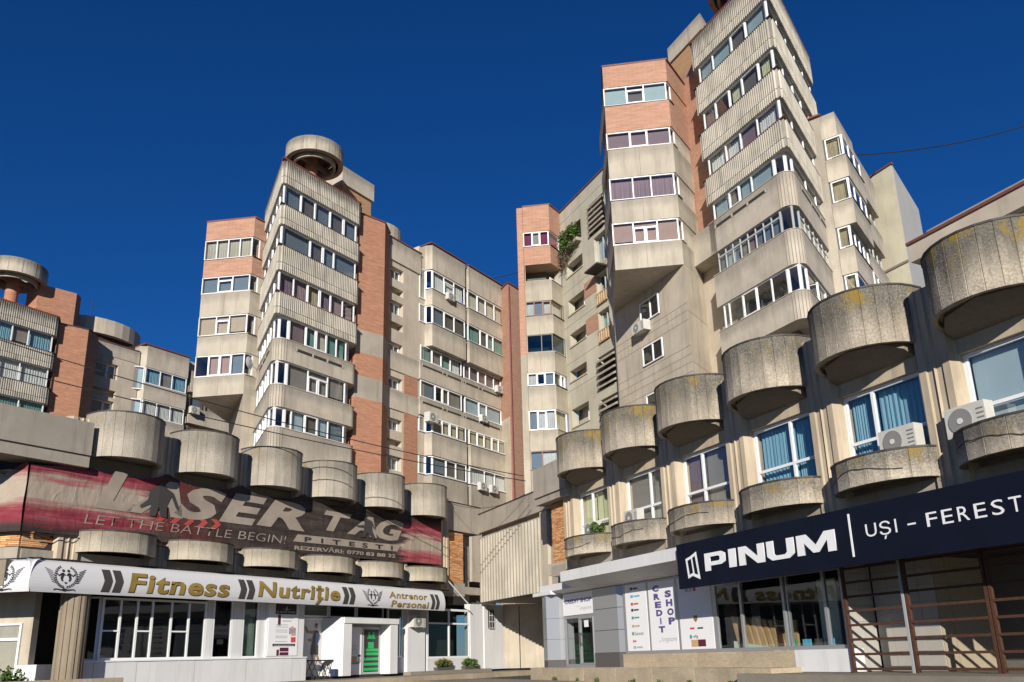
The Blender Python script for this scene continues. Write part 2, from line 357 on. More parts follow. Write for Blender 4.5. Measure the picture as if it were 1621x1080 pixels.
def ac_unit(fr, s, y, z, label, w_=.86, h=.58, d=.32, wide=True):
    """outdoor unit with its back at y, bracketed to a wall or standing on a ledge"""
    t = thing('air_conditioner', label, 'air conditioner', fr.p(s, y, z), 'air conditioner outdoor units')
    f = fr.at(s, y)
    MB().box(0, w_, -d, 0, z, z+h).build('casing', M['ac'], t, f)
    cx, cz, r = w_*.38, z+h/2, h*.42
    b = MB(); n = 20
    b.vprism([(cx+r*cos(2*pi*k/n), cz+r*sin(2*pi*k/n)) for k in range(n)], -d-.018, -d+.005); g = b.build('fan_grille', M['acgrille'], t, f)
    b = MB(); b.vprism([(cx+r*.24*cos(2*pi*k/n), cz+r*.24*sin(2*pi*k/n)) for k in range(n)], -d-.03, -d-.012); b.build('fan_hub', M['acfan'], g, f)
    b = MB()
    for i in range(5): b.box(w_*.80, w_*.97, -d-.012, -d+.004, z+h*(.14+.15*i), z+h*(.14+.15*i)+.03)
    b.build('vent', M['acgrille'], t, f)
    for x in (.12, w_-.16): boxpart('bracket', M['greyframe'], t, f, x, x+.04, -d*1.02, .02, z-.04, z)
    return t
def dish(fr, s, y, z, label, turn=-30):
    t = thing('satellite_dish', label, 'satellite dish', fr.p(s, y, z), 'satellite dishes')
    b = MB(); n = 16; f = fr.at(s, y-.35, turn); rings = []
    for r, dpt in ((.0, .0), (.18, -.02), (.33, -.07), (.40, -.11)):
        rings.append([(r*cos(2*pi*k/n), dpt, z+r*sin(2*pi*k/n)) for k in range(n)])
    for A, B in zip(rings[1:], rings[2:]):
        for k in range(n): b.face([A[k], A[(k+1) % n], B[(k+1) % n], B[k]])
    b.face(rings[1]); b.build('reflector', M['greyp'], t, f)
    MB().tube([(0, .35, z-.1), (0, .02, z-.05)], .025).build('arm', M['greyframe'], t, f)
    return t
# ------------------------------------------------------------------ tower modules
d1l = (1.0, 0.0); d2l = (.5, .866); d3l = (-.442, .897)
def add2(p, d, t): return (p[0]+d[0]*t, p[1]+d[1]*t)
def tower(root, T, flen, llen, sharp, smooth, fspecs, lspecs, top, botz, ring=None, back=6.5, slots=(), fgap=.15, frs={}):
    """acute tower: front along +s (d1), left face along d2; sharp/smooth = lists of (z0, z1) parapets from the top down"""
    P0, P1 = (0, 0), (flen, 0); P2 = add2(P1, d2l, back); P3 = (d2l[0]*llen, d2l[1]*llen)
    base = [P0, P1, P2, P3]
    n = 0
    for (z0, z1) in sharp:
        zm = z0+(z1-z0)*.30
        rb = ribbed(base, (0, 3))
        MB().prism(rb, zm+.035, z1).build('ribbed_parapet', M['rib_top' if n == 0 else 'rib'], root, T)
        MB().prism(offset(base, -.02), zm-.001, zm+.036).build('joint', M['capdark'], root, T)
        MB().prism(rb, z0, zm).build('ribbed_parapet', M['rib'], root, T)
        MB().prism(offset(base, .09), z1+.002, z1+(.12 if n == 0 else .06)).build('coping', M['capred'] if n in (0, 3) else M['capdark'], root, T)
        n += 1
    sm = rounded(base, (0, 1), .55, 7)
    for (z0, z1) in smooth:
        MB().prism(sm, z0, z1).build('parapet', M['render'], root, T)
        MB().prism(offset(sm, .03), z1+.002, z1+.04).build('sill', M['render_warm'], root, T)
        # cast grooves round the prow
        b = MB()
        for k in range(0, 8):
            a = sm[k]; nx, ny = a[0]-1.1*1.0, a[1]-.64; l = hypot(nx, ny)
            b.box(a[0]-.012, a[0]+.012, a[1]-.012, a[1]+.012, z0+.05, z1-.05)
        b.build('groove', M['soffit'], root, T)
    for (s0, s1, z0, z1, face) in slots:            # drainage slot cast under the sill
        f = T if face == 'f' else T.at(0, 0, 120)
        if face == 'f': b = MB().box(s0, s1, -.012, .05, z0, z1)
        else: b = MB().box(-s1, -s0, -.012, .05, z0, z1)
        b.build('slot', M['dark'], root, f)
        for t in (.02, .35, .65, .98):
            x = (s0+(s1-s0)*t)*(1 if face == 'f' else -1)
            boxpart('bracket', M['render_warm'], root, f, x-.06, x+.06, -.03, -.013, z0-.02, z1+.02)
    core = [(1.75, 1.0), (flen-.2, 1.0), add2((flen-.2, 0), d2l, back-.4), add2((1.75, 1.0), d2l, llen-1.0)]
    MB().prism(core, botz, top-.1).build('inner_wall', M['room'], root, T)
    rows = sorted([*sharp, *smooth], key=lambda r: -r[1])
    D2r = Vector(T.p(*d2l))-T.O
    for i, (a, b_) in enumerate(zip(rows, rows[1:])):
        z1, z0 = a[0], b_[1]+.04
        isround = b_ in smooth; fk = dict(zip(('frame', 'fw'), frs.get(i, ('white', .065))))
        fs = fspecs[i] if i < len(fspecs) else fspecs[-1]; ls = lspecs[i] if i < len(lspecs) else lspecs[-1]
        if not isround or a in sharp and not isround:
            glaze(root, T.p(.22, fgap), T.p(flen-.15, fgap), z0+.025, z1, fs, **fk)
            glaze(root, T.p(d2l[0]*(llen-.4)+.13, d2l[1]*(llen-.4)-.03), T.p(.24, .19), z0+.025, z1, ls, **fk)
        else:
            cf = 1.15
            glaze(root, T.p(cf, .14), T.p(flen-.75, .14), z0, z1, fs, **fk)
            A = T.p(cf-.01, .15); B = T.p(.52, .30); C = T.p(d2l[0]*cf+.11, d2l[1]*cf-.05)
            glaze(root, B, A, z0, z1, '1f-', **{**fk, 'fw': fk['fw']*1.4}); glaze(root, C, B, z0, z1, '1f-', **{**fk, 'fw': fk['fw']*1.4})
            glaze(root, T.p(d2l[0]*(llen-.4)+.11, d2l[1]*(llen-.4)-.05), C, z0, z1, ls, **fk)
            glaze(root, T.p(flen-.74, .15), T.p(flen-.30, .42), z0, z1, '1f-', **fk)
    return base
def roof_ring(root, T, c, R, z0, h, mat='grey', column=True):
    f = T.at(c[0], c[1]); n = 48
    def ann(r0, r1, za, zb, name, mt, par=root):
        b = MB()
        for k in range(n):
            a0, a1 = 2*pi*k/n, 2*pi*(k+1)/n
            q = [(r*cos(a), r*sin(a)) for r, a in ((r0, a0), (r1, a0), (r1, a1), (r0, a1))]
            v = [[b.bm.verts.new((x, y, z)) for x, y in q] for z in (za, zb)]
            for i, j in ((0, 1), (1, 2), (2, 3), (3, 0)):
                if (i, j) in ((0, 1), (2, 3)): continue
                b.bm.faces.new((v[0][i], v[0][j], v[1][j], v[1][i]))
            b.bm.faces.new(v[0]); b.bm.faces.new(v[1])
        bmesh.ops.remove_doubles(b.bm, verts=b.bm.verts, dist=1e-4)
        return b.build(name, mt, par, f, kind=None)
    o = ann(R*.84, R, z0, z0+h, 'roof_ring', M['rib_ring'])
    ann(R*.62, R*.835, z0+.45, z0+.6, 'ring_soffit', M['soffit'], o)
    b = MB()                                                   # roof plate over the ring with open sectors
    for a0, a1 in ((-15, 40), (62, 100), (122, 250), (272, 325)):
        k = max(2, int((a1-a0)/10)); b.prism([(0, 0)]+[(R*.835*cos(radians(a0+(a1-a0)*i/k)), R*.835*sin(radians(a0+(a1-a0)*i/k))) for i in range(k+1)], z0+h-.16, z0+h-.04)
    b.build('roof_plate', M['soffit'], o, f, kind='stuff')
    b = MB()
    for k in range(14):
        a = 2*pi*k/14; x, y = R*cos(a), R*sin(a); b.box(x-.012, x+.012, y-.012, y+.012, z0+.04, z0+h-.04)
    b.build('groove', M['soffit'], o, f)
    ann(R*.66, R*.74, z0-h*.22, z0+.448, 'inner_ring', M['rib_ring'], o)
    b = MB()
    b.box(-R*.65, R*.65, -.09, .09, z0-.10, z0+.2)
    b.build('beam', M['soffit'], o, f)
    if column:
        b = MB(); nn = 20; b.prism([(R*.22*cos(2*pi*k/nn), R*.22*sin(2*pi*k/nn)+.30) for k in range(nn)], z0-3.3, z0+h-.162); b.build('column', M['brick'], root, f)
    return o
M['rib_ring'] = concrete('ring_concrete', (.44, .395, .32), (.10, .088, .07), .8, .45, .15, .2, top=(.2, 1.0, .7), gen=True)
def body(root, T, outline, z0, z1, mat, name='wall'):
    return MB().prism(outline, z0, z1).build(name, M[mat], root, T)
M['rib_top'] = concrete('ribbed_concrete_sooty', (.53, .49, .415), (.10, .088, .07), .8, .4, .15, .15, top=(.1, 1.0, .85), gen=True)
M['maroon_pipe'] = plain('maroon_pipe', (.16, .04, .05), .5)
M['board'] = concrete('board_marked_concrete', (.48, .42, .335), (.15, .12, .09), .45, .35, .15, .15)
M['groove'] = plain('groove_shadow_line', (.24, .20, .15), .95)
def sprism(b, prof, s0, s1):                         # profile in (y, z) extruded along s
    a = [b.bm.verts.new((s0, y, z)) for y, z in prof]; c = [b.bm.verts.new((s1, y, z)) for y, z in prof]
    n = len(prof); b.bm.faces.new(a); b.bm.faces.new(c[::-1])
    for i in range(n): b.bm.faces.new((a[i], c[i], c[(i+1) % n], a[(i+1) % n]))
    return b
def strip(b, prof, s0, s1, th=.03):
    sprism(b, prof+[(y+th, z) for y, z in prof[::-1]], s0, s1); return b
def text_bm(body, bold=0.0, shear=0.0, space=1.0):
    cu = bpy.data.curves.new('txt', 'FONT'); cu.body = body; cu.offset = bold; cu.shear = shear; cu.space_character = space
    cu.fill_mode = 'FRONT'; cu.resolution_u = 3
    o = bpy.data.objects.new('txt', cu)
    bm = bmesh.new(); bm.from_mesh(o.to_mesh()); o.to_mesh_clear(); bpy.data.objects.remove(o); bpy.data.curves.remove(cu)
    return bm
def fit(bm, s0, s1, z0, z1, cuts_s=(), cuts_z=(), yf=None, y=0.0, slope=0.0):
    """scale a flat text mesh into a rectangle of a facade, cut it at given lines and lay it on the surface y = yf(s, z)"""
    xs = [v.co.x for v in bm.verts]; ys = [v.co.y for v in bm.verts]; a, c, d, e = min(xs), max(xs), min(ys), max(ys)
    for v in bm.verts:
        s = s0+(v.co.x-a)/(c-a)*(s1-s0); z = z0+(v.co.y-d)/(e-d)*(z1-z0)+slope*(s-s0); v.co = (s, 0, z)
    for cs in cuts_s:
        if s0 < cs < s1: bmesh.ops.bisect_plane(bm, geom=bm.verts[:]+bm.edges[:]+bm.faces[:], plane_co=(cs, 0, 0), plane_no=(1, 0, 0))
    for cz in cuts_z:
        if z0 < cz < z1: bmesh.ops.bisect_plane(bm, geom=bm.verts[:]+bm.edges[:]+bm.faces[:], plane_co=(0, 0, cz), plane_no=(0, 0, 1))
    for v in bm.verts: v.co.y = (yf(v.co.x, v.co.z) if yf else 0)+y
    return bm
def finish(bm, name, mat, parent, fr):
    me = bpy.data.meshes.new(name)
    bmesh.ops.recalc_face_normals(bm, faces=bm.faces); bm.to_mesh(me); bm.free(); me.materials.append(mat)
    o = bpy.data.objects.new(name, me); return place(o, parent, fr.M)
def text(body, s0, s1, z0, z1, mat, parent, fr, y=0.0, bold=.0, shear=0.0, yf=None, cs=(), cz=(), name='lettering', space=1.0, slope=0.0):
    """flat lettering in a rectangle: big letters become parts of their own, small print stays one part"""
    if len(body) == 1 or z1-z0 < .22:
        o = finish(fit(text_bm(body, bold, shear, space), s0, s1, z0, z1, cs, cz, yf, y, slope), 'letter' if len(body) == 1 else name, mat, parent, fr)
        if len(body) > 1: o['kind'] = 'stuff'
        return o
    ext = lambda bm: (min(v.co.x for v in bm.verts), max(v.co.x for v in bm.verts), min(v.co.y for v in bm.verts), max(v.co.y for v in bm.verts))
    al = text_bm(body, bold, shear, space); A = ext(al); al.free()
    kx, kz = (s1-s0)/(A[1]-A[0]), (z1-z0)/(A[3]-A[2])
    for k, ch in enumerate(body):
        if ch == ' ': continue
        pre = text_bm(body[:k+1], bold, shear, space); 
        xm = max(v.co.x for v in pre.verts) if k else None; pre.free()
        bm = text_bm(ch, bold, shear, space); E_ = ext(bm)
        if k:                                           # where this letter sits: right end of the text so far, unless an earlier letter leans over it
            q = text_bm(body[:k]+'.', bold, shear, space); d = text_bm('.', bold, shear, space); off = max(v.co.x for v in q.verts)-max(v.co.x for v in d.verts); q.free(); d.free()
        else: off = 0.0
        a = s0+(E_[0]+off-A[0])*kx; c = s0+(E_[1]+off-A[0])*kx; e = z0+(E_[2]-A[2])*kz; g_ = z0+(E_[3]-A[2])*kz
        dz = slope*(a-s0)
        finish(fit(bm, a, c, e+dz, g_+dz, cs, cz, yf, y, slope), 'letter' if 'shadow' not in name else name, mat, parent, fr)
def flat(polys, name, mat, parent, fr, y=0.0, yf=None, cs=(), cz=()):     # flat print made of (s, z) outlines
    bm = bmesh.new()
    for k, pl_ in enumerate(polys):
        bm.faces.new([bm.verts.new((p[0], 0, p[1])) for p in pl_])
    for c in cs: bmesh.ops.bisect_plane(bm, geom=bm.verts[:]+bm.edges[:]+bm.faces[:], plane_co=(c, 0, 0), plane_no=(1, 0, 0))
    for c in cz: bmesh.ops.bisect_plane(bm, geom=bm.verts[:]+bm.edges[:]+bm.faces[:], plane_co=(0, 0, c), plane_no=(0, 0, 1))
    for v in bm.verts: v.co.y = (yf(v.co.x, v.co.z) if yf else 0)+y
    return finish(bm, name, mat, parent, fr)
def rect(a, b, c, d): return [(a, c), (b, c), (b, d), (a, d)]
def circ(cx, cz, r, n=16, rz=None): return [(cx+r*cos(2*pi*k/n), cz+(rz or r)*sin(2*pi*k/n)) for k in range(n)]
def planter_outline(a, dep, panels, notch=.02, nw=.03):
    pts = [(-a, .35)]
    for k in range(panels+1):
        t = pi+pi*k/panels; x, y = a*cos(t), dep*sin(t)
        if 0 < k < panels:
            tx, ty = -a*sin(t), dep*cos(t); l = hypot(tx, ty); tx, ty = tx/l, ty/l; nx, ny = x/(a*a), y/(dep*dep); l = hypot(nx, ny); nx, ny = nx/l, ny/l
            pts += [(x-tx*nw/2, y-ty*nw/2), (x-nx*notch, y-ny*notch), (x+tx*nw/2, y+ty*nw/2)]
        else: pts.append((x, y))
    pts.append((a, .35)); return pts
def planter_mesh(a, dep, h, panels, mat, rim, key, lipd=.14, sub=3):
    def mk():
        o = planter_outline(a, dep, panels); b = MB(); b.prism(o, lipd, h)
        i_ = [(x*(1-.12/a), y*(1-.12/dep) if y < .3 else y) for x, y in o]; n = len(o)
        for k in range(n-1):                                      # hanging lip round the soffit
            b.bm.faces.new([b.bm.verts.new(p) for p in ((*o[k], 0), (*o[k+1], 0), (*o[k+1], lipd), (*o[k], lipd))])
            b.bm.faces.new([b.bm.verts.new(p) for p in ((*i_[k], 0), (*i_[k+1], 0), (*o[k+1], 0), (*o[k], 0))])
            b.bm.faces.new([b.bm.verts.new(p) for p in ((*i_[k+1], 0), (*i_[k], 0), (*i_[k], lipd), (*i_[k+1], lipd))])
        bmesh.ops.remove_doubles(b.bm, verts=b.bm.verts, dist=1e-4)
        return b.mesh('planter', mat)
    return shared(key, mk)
def rim_mesh(a, dep, panels, mat, key):
    return shared(key, lambda: MB().prism([(x*1.012, y*1.012-.0) for x, y in planter_outline(a, dep, panels, .0, .03)], 0, .05).mesh('rim', mat))
def brickpanel(root, fr, s0, s1, z0, z1, y, seed=1, bl=.42, bh=.062):
    r = random.Random(seed)
    boxpart('brick_backing', M['mortar'], root, fr, s0, s1, y, y+.3, z0, z1)
    b = MB(); z = z0+.01; row = 0
    while z+bh < z1:
        s = s0+(-.5*bl if row % 2 else 0)
        while s < s1-.02:
            L_ = bl*r.uniform(.85, 1.1); a, c = max(s, s0), min(s+L_, s1)
            if c-a > .03:
                d = r.uniform(.012, .04); b.box(a+.004, c-.004, y-d, y-.001, z, z+bh-.012)
            s += L_
        z += bh; row += 1
    o = b.build('brickwork', [M['bricks'], M['bricks2'], M['bricks3']], root, fr, kind='stuff')
    for i, p in enumerate(o.data.polygons): p.material_index = random.Random(i//6*13+seed).choice((0, 0, 1, 2))
    return o
M['bricks2'] = plain('long_brick_dark', (.46, .20, .085), .85, var=.2, bump=.2, scale=5); M['bricks3'] = plain('long_brick_pale', (.66, .40, .20), .85, var=.2, bump=.2, scale=5)
def crack(root, fr, pts, y):
    b = MB()
    for p, q in zip(pts, pts[1:]): b.face([(p[0], p[2], p[1]), (q[0], q[2], q[1]), (q[0], q[2], q[1]+.02), (p[0], p[2], p[1]+.025)])
    return b.build('crack', M['dark'], root, fr)
M['corr'] = concrete('corrugated_concrete', (.43, .39, .32), (.17, .145, .115), .5, .4, .15, .1)
M['lowR'] = concrete('planter_concrete_lichen', (.48, .42, .335), (.10, .09, .075), .7, .6, .6, .7, 22, (-.15, .72, .8), .9)
M['greenwall'] = plain('green_wall', (.045, .07, .055), .8); M['mauve'] = plain('mauve_print', (.34, .27, .36), .6)
M['redp2'] = plain('dull_red_print', (.42, .07, .06), .6); M['whitesign'] = plain('white_sign_film', (.60, .60, .615), .45, spec=.3, var=.03, scale=2)
M['black2'] = plain('grey_trough', (.10, .09, .085), .7)
M['tiles_pale'] = plain('pale_wall_tile', (.40, .38, .34), .5, var=.08, scale=2)
M['gable'] = concrete('gable_render', (.56, .52, .40), (.34, .30, .21), .3, .3, .05, .05)
M['column'] = concrete('column_concrete', (.27, .22, .16), (.09, .07, .05), .5, .4, .3, .3)
# ------------------------------------------------------------------ ground
MB().box(-400, 400, -60, 600, -3, -.36).build('road', M['asphalt'], None)['kind'] = 'structure'
PLF = Fr(-9.41, 37.55, A1); PRF = Fr(5.53, 28.62, A2)
# ------------------------------------------------------------------ left tower
def bay(root, T, FR, wid, ret, levels, top, bottom, specs, brick_rows=2, wallmat='bayrender_sundim', frames=None, panes=None, side=.75, sidespec='1f-', under=None, openrows=(), sides=None, alt=None, B=None):
    """projecting bay: front along d3, return along d1; levels = (sill, head) from the top row down; below bottom only the wall behind remains"""
    FL = add2(FR, d3l, wid); IC = add2(FR, d1l, ret); B = B or add2(FR, d2l, 7.3); bk = add2(IC, d2l, 7.0)
    outline = [FL, FR, IC, bk, B]
    zs = [top]+[v for l in levels for v in (l[1], l[0])]+[bottom]
    for i in range(0, len(zs), 2):
        z1, z0 = zs[i], zs[i+1]; k = i//2
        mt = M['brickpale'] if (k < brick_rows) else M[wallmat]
        MB().prism(outline, z0, z1).build('parapet', mt, root, T)
        if k >= brick_rows:
            jm = add2(FR, d3l, wid*.52); fj = Fr(*T.p(*jm).xy, 98); boxpart('joint', M['groove'], root, fj, -.012, .012, -.004, .02, z0+.02, z1-.02)
        if i:
            lip = [add2(FL, d3l, .04), add2(add2(FL, d3l, .04), (0, -1), .07), (FR[0]+.03, FR[1]-.07), (FR[0]+side+.1, FR[1]-.06), (FR[0]+side+.1, FR[1]+.3)]
            MB().prism(lip, z1+.002, z1+.045).build('sill', M['capdark'] if k % 2 else M['render_warm'], root, T)
    MB().prism([add2(FL, d3l, .06), add2(add2(FL, d3l, .06), (0, -1), .08), (FR[0]+.03, FR[1]-.08), (IC[0]+.05, IC[1]-.06), bk, B], top+.002, top+.10).build('coping', M['capred'], root, T)
    inn = [add2((FR[0]+1.0, FR[1]+1.1), d3l, wid*.78), (FR[0]+1.0, FR[1]+1.1), (IC[0]-.2, IC[1]+1.1), add2(bk, (-1, -.4), .3), add2(B, (0, -1), .6)]
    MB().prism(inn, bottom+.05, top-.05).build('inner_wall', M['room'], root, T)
    for i, ((z0, z1), sp) in enumerate(zip(levels, specs)):
        fr_ = frames[i] if frames else 'white'; pn = panes[i] if panes else 'pane'
        sm = M['brickpale'] if i < brick_rows-1 else M[wallmat]
        if i not in openrows:
            glaze(root, T.p(*add2(add2(FL, d3l, -.08), (0, 1), .12)), T.p(FR[0]+.03, FR[1]+.12), z0+.046, z1, sp, frame=fr_, pane=pn)
            glaze(root, T.p(FR[0]+.08, FR[1]+.09), T.p(FR[0]+side, FR[1]+.09), z0+.046, z1, sides[i] if sides else sidespec, ends=(0, 1), frame=fr_, pane=pn)
        if side < ret-.1: MB().box(FR[0]+side+.002, IC[0]-.02, FR[1]+.05, FR[1]+.6, z0+.001, z1-.001).build('side_wall', M[alt] if alt and i >= brick_rows-1 else sm, root, T)
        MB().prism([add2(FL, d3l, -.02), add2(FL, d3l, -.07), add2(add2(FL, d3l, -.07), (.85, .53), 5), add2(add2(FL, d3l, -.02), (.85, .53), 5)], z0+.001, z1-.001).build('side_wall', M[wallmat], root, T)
    return FL, FR, IC, B
TA = Fr(-13.67, 43.97, A1)
ta = thing('apartment_tower', 'pointed apartment tower with ribbed balconies, roof ring and orange brick pier, left of the middle', 'apartment tower', TA.p(2, 3, 0))
tower(ta, TA, 6.57, 6.9, [(29.1, 30.7), (26.3, 27.62), (23.25, 24.88), (20.45, 21.82)], [(17.68, 19.02), (14.85, 16.18), (10.5, 13.6)],
      ['1fs 0.95sk 0.95fs 0.95sk 0.9ss', '1.75fs 0.85sk 0.75ss 1.5fs', '.8fP .8fV .75sT .7sP .75fV .75fV', '1fm .65sG .7sC .65fG .65fG', '1.1fg 1.1eg 1.0fg', '.35f- .85fl .85sk .7fl 1.1fs'],
      ['1fs 1sk 1fs 1sk 1fs', '1fs 1ss 1fk 1ss', '1fP 1sV 1sT 1fP', '1fg 1sW 1fg 1sk 1fs', '1fg 1sP 1fg 1sg 1fg', '1fl 1sk 1fl 1sW 1fl'], 30.7, 8,
      slots=[(1.6, 5.5, 18.50, 18.68, 'f'), (1.3, 5.5, 18.50, 18.68, 'l')])
roof_ring(ta, TA, (4.45, 2.4), 1.95, 33.6, 1.05)
FLa, FRa, ICa, Ba = bay(ta, TA, (2.37, 5.69), 3.45, 2.87, [(26.85, 28.35), (24.35, 25.6), (21.33, 22.75), (18.5, 20.0)], 29.75, 17.2,
    ['1fC 1fC 1fC 1fC', '1.1fs 1.0ts 1.15fs', '1.2fb .9tb 1.2fb', '1f- .9sp .9sp 1fs'], side=.62, alt='render_warm')
MB().prism([FRa, ICa, add2(ICa, d2l, 6.5), Ba], 5, 17.2).build('wall', M['render_warm'], ta, TA)
MB().prism([add2(ICa, d1l, -.5), add2(ICa, d1l, .8), add2(ICa, d1l, 3), add2(add2(ICa, d1l, 3), d2l, 5), add2(ICa, d2l, 5)], 8, 29.2).build('wall', M['render_warm'], ta, TA)
pier = [(9.05, 0), (10.33, .74), (10.6, 2.6), (7.2, 2.6), (6.95, .48)]
pz = [(8, 17.11, 'brick'), (17.11, 18.63, 'grey'), (18.63, 20.24, 'brick'), (20.24, 21.86, 'grey'), (21.86, 30.4, 'brick')]
for z0, z1, mt in pz: MB().prism(pier, z0, z1).build('brick_pier' if mt == 'brick' else 'concrete_band', M[mt], ta, TA)
MB().prism(offset(pier, .05), 30.402, 30.5).build('coping', M['capred'], ta, TA)
MB().box(7.66, 10.6, 3.0, 6, 22, 34.0).build('stair_tower', M['bricky'], ta, TA)
MB().box(7.5, 10.75, 2.85, 6.2, 34.0, 35.4).build('stair_tower_cap', M['render'], ta, TA)
# ------------------------------------------------------------------ recessed apartment block between the towers
def wall_open(fr, s0, s1, z0, z1, openings, y0, y1):
    """one wall mesh with rectangular openings (a, b, c, d)"""
    b = MB(); xs = sorted({s0, s1, *[o[0] for o in openings], *[o[1] for o in openings]})
    for a, c in zip(xs, xs[1:]):
        cuts = sorted((o[2], o[3]) for o in openings if o[0] <= a+1e-6 and o[1] >= c-1e-6); z = z0
        for lo, hi in cuts:
            if lo > z: b.box(a, c, y0, y1, z, lo)
            z = max(z, hi)
        if z < z1: b.box(a, c, y0, y1, z, z1)
    return b
TE = Fr(-3.59, 60.4, A1)
te = thing('apartment_block', 'beige apartment block set back between the brick piers, with two columns of glazed balconies', 'apartment block', TE.p(-2, 2, 0))
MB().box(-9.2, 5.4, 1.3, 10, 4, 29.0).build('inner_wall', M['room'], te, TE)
cw = [(27.2, 28.15), (24.5, 25.5), (21.62, 22.3), (18.86, 19.72), (15.86, 16.7), (13.05, 14.05)]
ops = [(-8.6, -7.15, a, b) for a, b in cw]+[(-8.6, -7.15, 26.02, 26.55), (-8.6, -7.15, 23.3, 23.85), (-8.6, -7.15, 14.75, 15.2)]
wall_open(TE, -9.2, -5.46, 4, 28.6, ops, .08, .6).build('wall', M['render_warm'], te, TE)
MB().box(-9.2, -5.2, .6, 1.29, 4, 28.6).build('recess_wall', M['render_warm'], te, TE)
for a, b in cw: glaze(te, TE.p(-8.55, .42), TE.p(-7.2, .42), a+.01, b-.01, random.choice(['1fs 1ss', '1f- .9s-', '1sk 1fW', '1fT 1s-']))
MB().box(-9.2, -5.3, -.03, 1.2, 28.602, 30.3).build('parapet', M['render'], te, TE)
MB().box(-9.2, -5.25, -.09, 1.3, 30.302, 30.4).build('coping', M['capred'], te, TE)
for z0, z1 in ((20.2, 21.6), (17.35, 18.75)): MB().box(-8.75, -5.47, 0.0, .078, z0, z1).build('parapet', M['render'], te, TE)
for z0, z1 in ((18.75, 20.2), (10, 17.35)): MB().box(-7.0, -5.6, .03, .079, z0, z1).build('brick_panel', M['brick'], te, TE)
# balcony columns
rowsE = [(27.65, 29.2), (24.82, 26.28), (21.75, 22.98), (18.92, 20.25), (16.35, 17.53), (13.25, 14.62)]
def rb(s0, s1, z0, z1, y0=-.5, mt='render', nm='parapet'): return MB().box(s0, s1, y0, 1.25, z0, z1).build(nm, M[mt], te, TE)
def balc(s0, s1, z0, z1, cham, y0=-.5):
    p = [(s0, y0+cham), (s0+cham*.35, y0), (s1, y0), (s1, 1.2), (s0, 1.2)]
    MB().prism(p, z0, z1).build('parapet', M['render'], te, TE)
    MB().prism([(s0-.03, y0+cham-.03), (s0+cham*.35-.02, y0-.04), (s1+.02, y0-.04), (s1+.02, y0+.1), (s0+.1, y0+.15)], z1+.002, z1+.04).build('sill', M['capdark'], te, TE)
for (s0, s1, ch) in ((-4.75, -.48, .55), (-.02, 4.72, .0)):
    balc(s0, s1, 29.25, 31.3, ch); balc(s0, s1, 26.3, 27.6, ch); balc(s0, s1, 23.02, 24.78, ch)
    balc(s0, s1, 14.65, 16.3, ch); balc(s0, s1, 6, 13.2, ch)
    MB().box(s0-.05, s1+.05, -.6, 1.3, 31.342, 31.42).build('coping', M['capred'], te, TE)
for z0, z1 in ((20.28, 21.7), (17.58, 18.88)):
    MB().box(-5.455, 4.75, -.12, 1.2, z0, z1).build('parapet', M['render'], te, TE)
    b = MB(); b.box(-5.3, -.5, -.135, -.11, z1-.42, z1-.28); b.box(-.3, 4.6, -.135, -.11, z1-.42, z1-.28); b.build('slot', M['dark'], te, TE)
    for s in (-5.25, -2.9, -2.4, -.6, -.1, 1.6, 2.1, 4.5): boxpart('bracket', M['render_warm'], te, TE, s-.05, s+.05, -.15, -.136, z1-.45, z1-.22)
gl3 = ['.9fW .85tW .9fW', '1fs 1sk 1fk', '.9fG .85sg .8fG 1fW', '1.3fs .7s- .6sk 1.3fg', '.9fT 1.7dT .9fT', '1.1fs .9sk .9fg']
gl4 = ['1fC 1sC 1fC 1fC', '1.3fG .8sk .7sG 1.2fG', '.5fm .8fm .8sm .8fm .7fm', '1.3fl .8sl 1.5fl', '.8fT .8sT .8fT .8sT .8fT', '1.4fW 1fW 1.2fW']
for i, (z0, z1) in enumerate(rowsE):
    flush = i in (2, 3); y = -.04 if flush else -.42
    glaze(te, TE.p(-5.35 if flush else -4.45, y), TE.p(-.5, y), z0+.03, z1-.02, gl3[i])
    glaze(te, TE.p(-.1 if i != 2 else -.2, y), TE.p(4.78, y), z0+.03, z1-.02, gl4[i], frame='white' if i != 5 else 'white')
    if not flush:
        glaze(te, TE.p(-5.4, .05), TE.p(-4.72, .05), z0-.9 if i == 0 else z0+.03, z1-.02, '1fW', name='balcony_door' if i == 0 else 'window')
        glaze(te, TE.p(-4.70, .03), TE.p(-4.47, y+.02), z0+.03, z1-.02, '1f-', fw=.05)
        MB().box(-.44, -.06, .3, 1.2, z0, z1).build('gap_wall', M['dark'], te, TE)
for z0, z1 in ((29.25, 31.3), (26.28, 27.65), (23, 24.8), (14.6, 16.3), (6, 13.2)): MB().box(-.475, -.025, .3, 1.2, z0, z1).build('gap_wall', M['dark'], te, TE)
MB().box(-5.44, -4.76, .1, 1.24, 6, 31.0).build('recess_wall', M['render_warm'], te, TE)
# roof drum behind the parapet
b = MB(); n = 28; b.prism([(-7.0+2.0*cos(2*pi*k/n), 3.2+2.0*sin(2*pi*k/n)) for k in range(n)], 29, 32.4); b.build('roof_drum', M['render'], te, TE)
# brick prow at the inner corner
TF = Fr(-.03, 62.71, A1)
pf = [(0, 0), (1.9, 0), (2.4, 2.6), (d2l[0]*3, d2l[1]*3)]
MB().prism(pf, 4, 30.95).build('brick_prow', M['brickpale'], te, TF)
MB().prism(offset(pf, .08), 30.952, 31.05).build('coping', M['capred'], te, TF)
MB().box(-2.6, -.28, -.03, -.001, 4, 19.3).build('render_panel', M['render_warm'], te, Fr(-.03, 62.71, A2))
MB().tube([(-.02, -.10, 5), (-.02, -.10, 30.8)], .06, 8).build('drain_pipe', M['maroon_pipe'], te, TF)
